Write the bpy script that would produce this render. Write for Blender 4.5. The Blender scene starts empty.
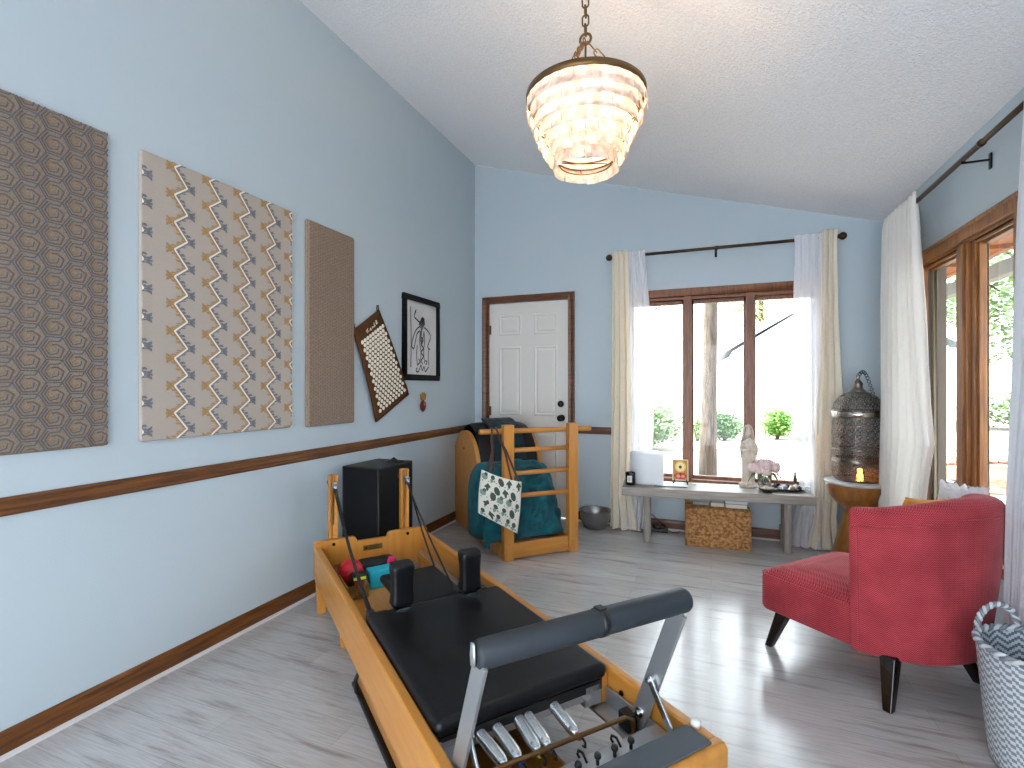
import bpy, bmesh, math, random
from mathutils import Vector, Matrix, noise
random.seed(11)
PI = math.pi
scene = bpy.context.scene
COL = scene.collection

# ------------------------------------------------------------------ helpers
def lin(h):
    h = h.lstrip('#')
    o = []
    for i in (0, 2, 4):
        v = int(h[i:i+2], 16) / 255
        o.append(v/12.92 if v <= .04045 else ((v+.055)/1.055)**2.4)
    return (o[0], o[1], o[2], 1)

def mat(name, c, rough=.5, metal=0, c2=None, scale=6, stretch=(1, 1, 1), detail=4, bump=0, bscale=None,
        spec=.5, coat=0, sheen=0, emis=None, estr=0, lo=.35, hi=.65, trans=0):
    """principled material; c2 mixes in a second colour by stretched noise, bump roughens it"""
    m = bpy.data.materials.new(name); m.use_nodes = True
    nt = m.node_tree; N = nt.nodes; Lk = nt.links
    b = N['Principled BSDF']
    b.inputs['Base Color'].default_value = lin(c)
    b.inputs['Roughness'].default_value = rough
    b.inputs['Metallic'].default_value = metal
    b.inputs['Specular IOR Level'].default_value = spec
    b.inputs['Coat Weight'].default_value = coat
    b.inputs['Sheen Weight'].default_value = sheen
    b.inputs['Transmission Weight'].default_value = trans
    if emis:
        b.inputs['Emission Color'].default_value = lin(emis); b.inputs['Emission Strength'].default_value = estr
    if c2 or bump:
        tc = N.new('ShaderNodeTexCoord'); mp = N.new('ShaderNodeMapping')
        mp.inputs['Scale'].default_value = stretch
        Lk.new(tc.outputs['Object'], mp.inputs['Vector'])
    if c2:
        t = N.new('ShaderNodeTexNoise'); t.inputs['Scale'].default_value = scale; t.inputs['Detail'].default_value = detail
        Lk.new(mp.outputs['Vector'], t.inputs['Vector'])
        r = N.new('ShaderNodeValToRGB')
        r.color_ramp.elements[0].position = lo; r.color_ramp.elements[1].position = hi
        r.color_ramp.elements[0].color = lin(c); r.color_ramp.elements[1].color = lin(c2)
        Lk.new(t.outputs['Fac'], r.inputs['Fac']); Lk.new(r.outputs['Color'], b.inputs['Base Color'])
    if bump:
        t = N.new('ShaderNodeTexNoise'); t.inputs['Scale'].default_value = bscale or scale*8; t.inputs['Detail'].default_value = 3
        Lk.new(mp.outputs['Vector'], t.inputs['Vector'])
        bp = N.new('ShaderNodeBump'); bp.inputs['Strength'].default_value = bump; bp.inputs['Distance'].default_value = .01
        Lk.new(t.outputs['Fac'], bp.inputs['Height']); Lk.new(bp.outputs['Normal'], b.inputs['Normal'])
    return m

class MB:
    """collects shapes and links them as ONE mesh object"""
    def __init__(s): s.v = []; s.f = []; s.m = []; s.sm = []; s.T = Matrix.Identity(4); s.mi = 0
    def at(s, x=0, y=0, z=0, rz=0, rx=0, ry=0):
        s.T = Matrix.Translation((x, y, z)) @ Matrix.Rotation(rz, 4, 'Z') @ Matrix.Rotation(ry, 4, 'Y') @ Matrix.Rotation(rx, 4, 'X'); return s
    def add(s, vs, fs, smooth=False):
        n = len(s.v); s.v += [tuple(s.T @ Vector(p)) for p in vs]
        for f in fs: s.f.append(tuple(i+n for i in f)); s.m.append(s.mi); s.sm.append(smooth)
        return s
    def box(s, x0, x1, y0, y1, z0, z1):
        return s.add([(x0,y0,z0),(x1,y0,z0),(x1,y1,z0),(x0,y1,z0),(x0,y0,z1),(x1,y0,z1),(x1,y1,z1),(x0,y1,z1)],
                     [(3,2,1,0),(4,5,6,7),(0,1,5,4),(1,2,6,5),(2,3,7,6),(3,0,4,7)])
    def hexa(s, p):  # 8 points, bottom ring then top ring
        return s.add(p, [(3,2,1,0),(4,5,6,7),(0,1,5,4),(1,2,6,5),(2,3,7,6),(3,0,4,7)])
    def bar(s, p0, p1, w, t, up=(0,0,1)):
        p0, p1 = Vector(p0), Vector(p1); d = (p1-p0).normalized(); a = d.cross(Vector(up))
        if a.length < 1e-4: a = d.cross(Vector((1,0,0)))
        a.normalize(); b = a.cross(d); a *= w/2; b *= t/2
        return s.hexa([p0-a-b, p0+a-b, p0+a+b, p0-a+b, p1-a-b, p1+a-b, p1+a+b, p1-a+b])
    def tube(s, pts, r, n=10, caps=True, closed=False):
        pts = [Vector(p) for p in pts]; k = len(pts); rr = r if isinstance(r, (list, tuple)) else [r]*k
        vs = []; fs = []; prev = None
        for i, p in enumerate(pts):
            if closed: d = pts[(i+1) % k]-pts[i-1]
            else: d = pts[min(i+1, k-1)]-pts[max(i-1, 0)]
            d.normalize()
            if prev is None:
                a = d.cross(Vector((0,0,1)))
                if a.length < 1e-3: a = d.cross(Vector((0,1,0)))
            else:
                a = prev - d*prev.dot(d)
                if a.length < 1e-5: a = d.cross(Vector((0,0,1)))
            a.normalize(); prev = a; b = d.cross(a)
            for j in range(n):
                t = 2*PI*j/n; vs.append(p+(a*math.cos(t)+b*math.sin(t))*rr[i])
        for i in range(k if closed else k-1):
            i2 = (i+1) % k
            for j in range(n):
                j2 = (j+1) % n; fs.append((i*n+j, i*n+j2, i2*n+j2, i2*n+j))
        s.add(vs, fs, True)
        if caps and not closed:
            o = len(s.v)-k*n
            s.f.append(tuple(o+j for j in range(n))[::-1]); s.m.append(s.mi); s.sm.append(False)
            s.f.append(tuple(o+(k-1)*n+j for j in range(n))); s.m.append(s.mi); s.sm.append(False)
        return s
    def cyl(s, p0, p1, r0, r1=None, n=20): return s.tube([p0, p1], [r0, r0 if r1 is None else r1], n)
    def lathe(s, prof, n=32, cx=0, cy=0, caps=True, sx=1, sy=1):
        vs = []; fs = []
        for r, z in prof:
            for j in range(n):
                t = 2*PI*j/n; vs.append((cx+r*sx*math.cos(t), cy+r*sy*math.sin(t), z))
        k = len(prof)
        for i in range(k-1):
            for j in range(n):
                j2 = (j+1) % n; fs.append((i*n+j, i*n+j2, (i+1)*n+j2, (i+1)*n+j))
        s.add(vs, fs, True)
        if caps:
            o = len(s.v)-k*n
            if prof[0][0] > 1e-4: s.f.append(tuple(o+j for j in range(n))[::-1]); s.m.append(s.mi); s.sm.append(False)
            if prof[-1][0] > 1e-4: s.f.append(tuple(o+(k-1)*n+j for j in range(n))); s.m.append(s.mi); s.sm.append(False)
        return s
    def grid(s, fn, nu, nv, cu=False, pick=None):
        """fn(u,v)->point; pick(i,j)->material index or None for a hole"""
        U = nu if cu else nu+1
        vs = [fn(i/nu, j/nv) for j in range(nv+1) for i in range(U)]
        n = len(s.v); s.v += [tuple(s.T @ Vector(p)) for p in vs]
        for j in range(nv):
            for i in range(nu):
                m = s.mi
                if pick:
                    m = pick(i, j)
                    if m is None: continue
                i2 = (i+1) % U
                s.f.append((n+j*U+i, n+j*U+i2, n+(j+1)*U+i2, n+(j+1)*U+i)); s.m.append(m); s.sm.append(True)
        return s
    def ball(s, c, r, n=16, sx=1, sy=1, sz=1):
        c = Vector(c); k = max(6, n//2)
        return s.grid(lambda u, v: c+Vector((r*sx*math.sin(PI*v)*math.cos(2*PI*u), r*sy*math.sin(PI*v)*math.sin(2*PI*u), -r*sz*math.cos(PI*v))), n, k, cu=True)
    def prism(s, poly, p, q=None, axis='z', smooth=False):
        """poly of 2d points extruded from p to q along axis"""
        n = len(poly)
        def P(a, h):
            return (a[0], a[1], h) if axis == 'z' else ((a[0], h, a[1]) if axis == 'y' else (h, a[0], a[1]))
        vs = [P(a, p) for a in poly]+[P(a, q) for a in poly]
        s.add(vs, [tuple(range(n))[::-1], tuple(range(n, 2*n))])
        o = len(s.v)-2*n
        for i in range(n):
            j = (i+1) % n; s.f.append((o+i, o+j, o+n+j, o+n+i)); s.m.append(s.mi); s.sm.append(smooth)
        return s
    def quad(s, *p): return s.add(list(p), [tuple(range(len(p)))])
    def build(s, name, mats, parent=None, bevel=0, seg=2, subsurf=0, solid=0, sub_smooth=False, fixn=True):
        me = bpy.data.meshes.new(name); me.from_pydata(s.v, [], s.f)
        for m in (mats if isinstance(mats, (list, tuple)) else [mats]): me.materials.append(m)
        me.polygons.foreach_set('material_index', s.m); me.polygons.foreach_set('use_smooth', [True]*len(s.f) if sub_smooth else s.sm)
        me.update()
        if fixn:
            bm = bmesh.new(); bm.from_mesh(me); bmesh.ops.remove_doubles(bm, verts=bm.verts, dist=1e-6)
            bmesh.ops.recalc_face_normals(bm, faces=bm.faces); bm.to_mesh(me); bm.free()
        o = bpy.data.objects.new(name, me); COL.objects.link(o)
        if parent: o.parent = parent
        if solid:
            d = o.modifiers.new('s', 'SOLIDIFY'); d.thickness = solid; d.offset = 0
        if bevel:
            d = o.modifiers.new('b', 'BEVEL'); d.width = bevel; d.segments = seg; d.limit_method = 'ANGLE'; d.angle_limit = .6
            for p in me.polygons: p.use_smooth = True
            w = o.modifiers.new('n', 'WEIGHTED_NORMAL'); w.keep_sharp = True
        if subsurf:
            d = o.modifiers.new('u', 'SUBSURF'); d.levels = subsurf; d.render_levels = subsurf
        return o

def tag(o, label, cat, group=None, kind=None):
    o['label'] = label; o['category'] = cat
    if group: o['group'] = group
    if kind: o['kind'] = kind
    return o
def thing(name, label, cat, loc=(0,0,0), rz=0, group=None):
    o = bpy.data.objects.new(name, None); COL.objects.link(o); o.location = loc; o.rotation_euler = (0,0,rz)
    o.empty_display_size = .1
    return tag(o, label, cat, group)
def struct(o): o['kind'] = 'structure'; return o
def rot2(p, a): return (p[0]*math.cos(a)-p[1]*math.sin(a), p[0]*math.sin(a)+p[1]*math.cos(a))
def lerp(a, b, t): return a+(b-a)*t
def knots(ks, t):
    """piecewise-linear lookup in [(t, v...)]"""
    for a, b in zip(ks, ks[1:]):
        if t <= b[0]:
            f = (t-a[0])/(b[0]-a[0]) if b[0] > a[0] else 0
            f = max(0, min(1, f)); f = f*f*(3-2*f)
            return [lerp(x, y, f) for x, y in zip(a[1:], b[1:])]
    return list(ks[-1][1:])

# ------------------------------------------------------------------ room numbers (metres)
XL, XR, YB, YN = -2.204, 1.205, 4.548, -1.9     # left wall, right wall, back wall, open near end
CZL, SL = 3.464, .2886                          # ceiling height at the left wall and its fall per metre
def ceil_z(x): return CZL-(x-XL)*SL
CAMH, FPX = 1.24, 502.0

# ------------------------------------------------------------------ materials
WALL = mat('wall_paint', '#b7c4cc', .75, bump=.06, bscale=180)
TRIM = mat('stained_trim', '#4a2a16', .42, c2='#6e4020', scale=3, stretch=(2, 2, 22), bump=.05)
TRIMX = mat('stained_trim_along_x', '#44240f', .38, c2='#6d3c1b', scale=3, stretch=(2, 26, 26), bump=.05)
TRIMY = mat('stained_trim_along_y', '#4f2c10', .38, c2='#74451b', scale=3, stretch=(26, 2, 26), bump=.05)
WINW = mat('window_wood', '#6d3f27', .4, c2='#8a5738', scale=3, stretch=(24, 24, 2), bump=.05)
WINR = mat('window_wood_golden', '#754720', .38, c2='#a26a34', scale=3, stretch=(24, 24, 1.6), bump=.05)
WHITEP = mat('painted_white', '#dcdad6', .5)
SHOE = mat('pale_shoe_strip', '#c9c6c4', .5)
DOORP = mat('door_paint', '#d9d5cf', .45)
BLACKM = mat('black_metal', '#151413', .35, metal=.6)
BRONZE = mat('dark_bronze', '#4a382a', .4, metal=.7)
BRASS = mat('aged_brass', '#6e5434', .45, metal=.85)
STEEL = mat('bright_steel', '#c6ccd0', .22, metal=1)
ALU = mat('brushed_aluminium', '#b9bcbf', .38, metal=.85)
MAPLE = mat('honey_maple', '#ba7a2f', .38, c2='#c6893c', scale=2.5, stretch=(1.2, 14, 14), bump=.02, coat=.2)
MAPLEV = mat('honey_maple_upright', '#ba7a2f', .38, c2='#c6893c', scale=2.5, stretch=(14, 14, 1.2), bump=.02, coat=.2)
VINYL = mat('black_vinyl', '#07080b', .4, c2='#090b0e', spec=.3, scale=5, bump=.08, bscale=320)
RUBBER = mat('grey_rubber', '#262c33', .55, bump=.1, bscale=400)
BLACKP = mat('black_plastic', '#121214', .45)
CORD = mat('black_cord', '#111112', .6)

def floor_mat():
    m = bpy.data.materials.new('whitewashed_laminate'); m.use_nodes = True
    nt = m.node_tree; N = nt.nodes; Lk = nt.links; b = N['Principled BSDF']
    tc = N.new('ShaderNodeTexCoord')
    br = N.new('ShaderNodeTexBrick'); br.offset = .37; br.inputs['Scale'].default_value = 1
    br.inputs['Brick Width'].default_value = 1.22; br.inputs['Row Height'].default_value = .125
    br.inputs['Mortar Size'].default_value = .0009; br.inputs['Mortar Smooth'].default_value = .3
    br.inputs['Color1'].default_value = lin('#b4b3b2'); br.inputs['Color2'].default_value = lin('#c2c1c1')
    br.inputs['Mortar'].default_value = lin('#9c9894'); br.inputs['Bias'].default_value = 0
    Lk.new(tc.outputs['Object'], br.inputs['Vector'])
    mp = N.new('ShaderNodeMapping'); mp.inputs['Scale'].default_value = (1.3, 13, 1); Lk.new(tc.outputs['Object'], mp.inputs['Vector'])
    n1 = N.new('ShaderNodeTexNoise'); n1.inputs['Scale'].default_value = 1.6; n1.inputs['Detail'].default_value = 6; n1.inputs['Roughness'].default_value = .62
    Lk.new(mp.outputs['Vector'], n1.inputs['Vector'])
    r1 = N.new('ShaderNodeValToRGB'); e = r1.color_ramp.elements
    e[0].position = .30; e[0].color = lin('#9d8973'); e[1].position = .46; e[1].color = (1, 1, 1, 1)
    Lk.new(n1.outputs['Fac'], r1.inputs['Fac'])
    mx = N.new('ShaderNodeMix'); mx.data_type = 'RGBA'; mx.blend_type = 'MULTIPLY'; mx.inputs['Factor'].default_value = .55
    Lk.new(br.outputs['Color'], mx.inputs['A']); Lk.new(r1.outputs['Color'], mx.inputs['B'])
    mp2 = N.new('ShaderNodeMapping'); mp2.inputs['Scale'].default_value = (5, 90, 1); Lk.new(tc.outputs['Object'], mp2.inputs['Vector'])
    n2 = N.new('ShaderNodeTexNoise'); n2.inputs['Scale'].default_value = 1.5; n2.inputs['Detail'].default_value = 3; Lk.new(mp2.outputs['Vector'], n2.inputs['Vector'])
    r2 = N.new('ShaderNodeValToRGB'); r2.color_ramp.elements[0].position = .3; r2.color_ramp.elements[0].color = lin('#e4e2e0'); r2.color_ramp.elements[1].position = .6
    Lk.new(n2.outputs['Fac'], r2.inputs['Fac'])
    m2 = N.new('ShaderNodeMix'); m2.data_type = 'RGBA'; m2.blend_type = 'MULTIPLY'; m2.inputs['Factor'].default_value = .8
    Lk.new(mx.outputs['Result'], m2.inputs['A']); Lk.new(r2.outputs['Color'], m2.inputs['B'])
    Lk.new(m2.outputs['Result'], b.inputs['Base Color'])
    b.inputs['Roughness'].default_value = .17; b.inputs['Specular IOR Level'].default_value = .75
    bp = N.new('ShaderNodeBump'); bp.inputs['Strength'].default_value = .12; bp.inputs['Distance'].default_value = .004
    Lk.new(n2.outputs['Fac'], bp.inputs['Height']); Lk.new(bp.outputs['Normal'], b.inputs['Normal'])
    return m
FLOORM = floor_mat()

def ceiling_mat():
    m = mat('popcorn_ceiling', '#eeeef0', .95, c2='#f4f4f6', scale=70, detail=5, lo=.4, hi=.6)
    nt = m.node_tree; N = nt.nodes; b = N['Principled BSDF']
    tc = N.new('ShaderNodeTexCoord'); t = N.new('ShaderNodeTexNoise'); t.inputs['Scale'].default_value = 75; t.inputs['Detail'].default_value = 5; t.inputs['Roughness'].default_value = .7
    nt.links.new(tc.outputs['Object'], t.inputs['Vector'])
    bp = N.new('ShaderNodeBump'); bp.inputs['Strength'].default_value = .65; bp.inputs['Distance'].default_value = .02
    nt.links.new(t.outputs['Fac'], bp.inputs['Height']); nt.links.new(bp.outputs['Normal'], b.inputs['Normal'])
    return m
CEILM = ceiling_mat()

def glass_mat():
    m = bpy.data.materials.new('window_glass'); m.use_nodes = True; nt = m.node_tree; N = nt.nodes
    for n in list(N): N.remove(n)
    o = N.new('ShaderNodeOutputMaterial'); mx = N.new('ShaderNodeMixShader'); t = N.new('ShaderNodeBsdfTransparent'); g = N.new('ShaderNodeBsdfGlossy')
    g.inputs['Roughness'].default_value = .02; t.inputs['Color'].default_value = (.97, .985, .98, 1)
    fr = N.new('ShaderNodeFresnel'); fr.inputs['IOR'].default_value = 1.35
    ge = N.new('ShaderNodeNewGeometry'); sb = N.new('ShaderNodeMath'); sb.operation = 'SUBTRACT'; sb.inputs[0].default_value = 1; nt.links.new(ge.outputs['Backfacing'], sb.inputs[1])
    mu = N.new('ShaderNodeMath'); mu.operation = 'MULTIPLY'; nt.links.new(fr.outputs['Fac'], mu.inputs[0]); nt.links.new(sb.outputs[0], mu.inputs[1]); nt.links.new(mu.outputs[0], mx.inputs['Fac']); nt.links.new(t.outputs['BSDF'], mx.inputs[1]); nt.links.new(g.outputs['BSDF'], mx.inputs[2])
    nt.links.new(mx.outputs['Shader'], o.inputs['Surface']); return m
GLASS = glass_mat()

def cloth_mat(name, c, transl=.35, clear=0, c2=None):
    m = bpy.data.materials.new(name); m.use_nodes = True; nt = m.node_tree; N = nt.nodes
    for n in list(N): N.remove(n)
    o = N.new('ShaderNodeOutputMaterial'); d = N.new('ShaderNodeBsdfDiffuse'); t = N.new('ShaderNodeBsdfTranslucent'); mx = N.new('ShaderNodeMixShader')
    d.inputs['Color'].default_value = lin(c); t.inputs['Color'].default_value = lin(c2 or c); mx.inputs['Fac'].default_value = transl
    tc = N.new('ShaderNodeTexCoord'); w = N.new('ShaderNodeTexNoise'); w.inputs['Scale'].default_value = 220
    bp = N.new('ShaderNodeBump'); bp.inputs['Strength'].default_value = .15; bp.inputs['Distance'].default_value = .003
    nt.links.new(tc.outputs['Object'], w.inputs['Vector']); nt.links.new(w.outputs['Fac'], bp.inputs['Height']); nt.links.new(bp.outputs['Normal'], d.inputs['Normal'])
    nt.links.new(d.outputs['BSDF'], mx.inputs[1]); nt.links.new(t.outputs['BSDF'], mx.inputs[2])
    if clear:
        tr = N.new('ShaderNodeBsdfTransparent'); m2 = N.new('ShaderNodeMixShader'); m2.inputs['Fac'].default_value = clear
        nt.links.new(mx.outputs['Shader'], m2.inputs[1]); nt.links.new(tr.outputs['BSDF'], m2.inputs[2]); nt.links.new(m2.outputs['Shader'], o.inputs['Surface'])
    else: nt.links.new(mx.outputs['Shader'], o.inputs['Surface'])
    return m
DRAPE = cloth_mat('cream_drape', '#fdf6e8', .38)
DRAPEW = cloth_mat('pale_drape', '#f2f0ec', .3)
SHEER = cloth_mat('white_sheer', '#fafbff', .25, .20)
SHEERN = cloth_mat('white_sheer_dense', '#f2f4f8', .4, .10)

# ------------------------------------------------------------------ room shell
struct(MB().box(XL-.2, XR+.2, YN-.2, YB+.2, -.12, 0).build('floor', FLOORM))
mb = MB()  # sloped ceiling slab with roof overhang
xa, xb = XL-.5, XR+.35
mb.hexa([(xa, YN-.3, ceil_z(xa)), (xb, YN-.3, ceil_z(xb)), (xb, YB+.7, ceil_z(xb)), (xa, YB+.7, ceil_z(xa)),
         (xa, YN-.3, ceil_z(xa)+.2), (xb, YN-.3, ceil_z(xb)+.2), (xb, YB+.7, ceil_z(xb)+.2), (xa, YB+.7, ceil_z(xa)+.2)])
struct(mb.build('ceiling', CEILM))
struct(MB().box(XL-.15, XL, YN, YB+.15, 0, CZL+.04).build('wall_left', WALL))
# back wall with door and window openings
WX0, WX1, WZ0, WZ1 = -.70, .80, .43, 2.02     # back window rough opening
mb = MB()
def wall_piece(x0, x1, z0, z1):
    top0 = z1 if z1 is not None else ceil_z(x0)+.02; top1 = z1 if z1 is not None else ceil_z(x1)+.02
    mb.hexa([(x0, YB, z0), (x1, YB, z0), (x1, YB+.15, z0), (x0, YB+.15, z0), (x0, YB, top0), (x1, YB, top1), (x1, YB+.15, top1), (x0, YB+.15, top0)])
wall_piece(XL-.15, -2.05, 0, None); wall_piece(-2.05, -1.24, 2.056, None); wall_piece(-1.24, WX0, 0, None)
wall_piece(WX0, WX1, 0, WZ0); wall_piece(WX0, WX1, WZ1, None); wall_piece(WX1, XR+.15, 0, None)
struct(mb.build('wall_back', WALL))
# right wall with its window
RW = [(2.74, 3.80)]; RZ0, RZ1 = .45, 1.985
mb = MB(); zt = ceil_z(XR)+.02
def rp(y0, y1, z0, z1): mb.box(XR, XR+.115, y0, y1, z0, z1)
rp(3.80, YB, 0, zt); rp(YN, 2.74, 0, zt)
for y0, y1 in RW: rp(y0, y1, 0, RZ0); rp(y0, y1, RZ1, zt)
struct(mb.build('wall_right', WALL))

mb = MB()   # unseen wall behind the camera, added; wide opening shaped for the daylight
def rear(x0, x1, z0, z1): mb.hexa([(x0, YN-.12, z0), (x1, YN-.12, z0), (x1, YN, z0), (x0, YN, z0), (x0, YN-.12, z1 or ceil_z(x0)+.02), (x1, YN-.12, z1 or ceil_z(x1)+.02), (x1, YN, z1 or ceil_z(x1)+.02), (x0, YN, z1 or ceil_z(x0)+.02)])
rear(XL-.15, -1.95, 0, None); rear(-1.95, 1.0, 2.10, None); rear(1.0, XR+.15, 0, None)
struct(mb.build('wall_rear', WALL))

# baseboards and chair rail
def moulding(name, prof, axis, p, q, m, off):
    mb = MB(); 
    if axis == 'y': mb.prism([(off+a, z) for a, z in prof], p, q, 'y')
    else: mb.prism([(off-a, z) for a, z in prof], p, q, 'x')
    return struct(mb.build(name, m))
BASEP = [(0, .012), (.014, .012), (.014, .062), (.011, .075), (.005, .088), (0, .088)]
RAILP = [(0, .806), (.008, .806), (.014, .815), (.014, .826), (.02, .832), (.02, .846), (.014, .853), (.014, .860), (.008, .869), (0, .869)]
moulding('baseboard_left', BASEP, 'y', YN, YB, TRIMY, XL)
moulding('trim_1', RAILP, 'y', YN, YB, TRIMY, XL)
moulding('trim_2', [(0, 0), (.026, 0), (.024, .008), (.016, .014), (0, .014)], 'y', YN, YB, SHOE, XL)
for nm, x0, x1 in (('baseboard_back', -1.182, XR), ('baseboard_back', XL+.014, -2.127)):
    moulding(nm, BASEP, 'x', x0, x1, TRIMX, YB)
for nm, x0, x1 in (('trim_3', -1.182, -.66), ('trim_3', XL+.02, -2.127)):
    moulding(nm, RAILP, 'x', x0, x1, TRIMX, YB)
moulding('trim_4', [(0, 0), (.024, 0), (.016, .013), (0, .013)], 'x', -1.182, XR, SHOE, YB)
mb = MB(); mb.prism([(XR-a, z) for a, z in BASEP], YN, YB-.014, 'y'); struct(mb.build('baseboard_right', TRIMY))

# door
dr = bpy.data.objects.new('door_1', None); COL.objects.link(dr); struct(dr); dr.location = (-1.6445, YB, 0)
dr['label'] = 'white six-panel door in dark wood casing on the back wall'
mb = MB()
HW = .4035
mb.box(-HW, HW, .012, .052, .008, 2.052)
def door_panel(x0, x1, z0, z1):
    # recessed moulding ring with raised field
    y = .012; d = .026
    o = [(x0, z0), (x1, z0), (x1, z1), (x0, z1)]; i1 = [(x0+.012, z0+.012), (x1-.012, z0+.012), (x1-.012, z1-.012), (x0+.012, z1-.012)]
    i2 = [(x0+d, z0+d), (x1-d, z0+d), (x1-d, z1-d), (x0+d, z1-d)]; i3 = [(x0+d+.02, z0+d+.02), (x1-d-.02, z0+d+.02), (x1-d-.02, z1-d-.02), (x0+d+.02, z1-d-.02)]
    R = [[(a, y+h, b) for a, b in r] for r, h in ((o, -.0005), (i1, -.007), (i2, -.001), (i3, -.006))]
    for A, B in zip(R, R[1:]):
        for k in range(4): mb.quad(A[k], A[(k+1) % 4], B[(k+1) % 4], B[k])
    mb.quad(*R[-1])
for z0, z1 in ((1.74, 1.94), (.96, 1.63), (.24, .82)):
    door_panel(-.30, -.065, z0, z1); door_panel(.065, .30, z0, z1)
mb.build('slab', DOORP, dr)
mb = MB()
for sx in (-1, 1):
    mb.prism([(sx*(HW+.002), -.002), (sx*(HW+.006), -.018), (sx*(HW+.03), -.014), (sx*(HW+.055), -.022), (sx*(HW+.066), -.022), (sx*(HW+.066), 0), (sx*(HW+.002), 0)], 0, 2.122, 'z')
    mb.box(min(sx*HW, sx*(HW+.004)), max(sx*HW, sx*(HW+.004)), -.002, .12, 0, 2.056)
mb.prism([(-.002, 2.056), (-.018, 2.06), (-.014, 2.085), (-.022, 2.108), (-.022, 2.122), (0, 2.122), (0, 2.056)], -HW-.066, HW+.066, 'x')
mb.build('casing', TRIM, dr)
for z in (.24, 1.0, 1.80):
    h = MB(); h.cyl((-HW+.004, .008, z-.045), (-HW+.004, .008, z+.045), .007); h.box(-HW-.001, -HW+.02, .009, .014, z-.045, z+.045); h.build('hinge', BRASS, dr)
h = MB(); h.at(.331, .012, 0); h.cyl((0, 0, 1.076), (0, -.012, 1.076), .032, .029, 24); h.cyl((0, -.012, 1.076), (0, -.022, 1.076), .014); h.box(-.004, .004, -.036, -.02, 1.062, 1.09); h.build('deadbolt', BLACKM, dr)
h = MB(); h.at(.340, .012, .944, rx=PI/2); h.lathe([(.033, 0), (.033, .007), (.013, .012), (.012, .032), (.026, .042), (.031, .056), (.027, .068), (.012, .073), (0, .074)], 24); h.build('knob', BLACKM, dr)

# back window: three lights in stained wood
w1 = bpy.data.objects.new('window_1', None); COL.objects.link(w1); struct(w1); w1.location = (0, YB, 0)
w1['label'] = 'triple window with brown wood frame above the bench'
mb = MB()
L0, L1 = -.585, .665
mb.box(L0-.13, L1+.15, -.02, 0, 2.012, 2.08); mb.box(L0-.13, L0-.06, -.02, 0, .42, 2.012); mb.box(L1+.08, L1+.15, -.02, 0, .42, 2.012)
mb.box(WX0, WX1, 0, .13, 1.985, 2.02); mb.box(WX0, WX0+.03, 0, .13, .43, 1.985); mb.box(WX1-.03, WX1, 0, .13, .43, 1.985)
mb.build('frame', WINW, w1, bevel=.004)
for mx in (-.186, .300):
    m_ = MB(); m_.box(mx-.034, mx+.034, -.016, .0, .45, 2.012); m_.box(mx-.022, mx+.022, 0, .13, .45, 1.985); m_.build('mullion', WINW, w1, bevel=.004)
s_ = MB(); s_.box(L0-.15, L1+.17, -.018, .13, .405, .45); s_.build('sill', WINW, w1, bevel=.004)
for x0, x1 in ((WX0+.03, -.208), (-.164, .278), (.322, WX1-.03)):
    s_ = MB()
    for a in ((x0, x0+.022), (x1-.022, x1)): s_.box(a[0], a[1], .06, .10, .45, 1.985)
    s_.box(x0+.022, x1-.022, .06, .10, .45, .475); s_.box(x0+.022, x1-.022, .06, .10, 1.955, 1.985)
    o = s_.build('sash', WINW, w1, bevel=.003)
    MB().box(x0+.02, x1-.02, .079, .083, .47, 1.96).build('pane', GLASS, o)

OUTJ = mat('grey_outer_jamb', '#5c5650', .6); OUTJ2 = mat('tan_sash', '#7a6d58', .5)
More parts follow.
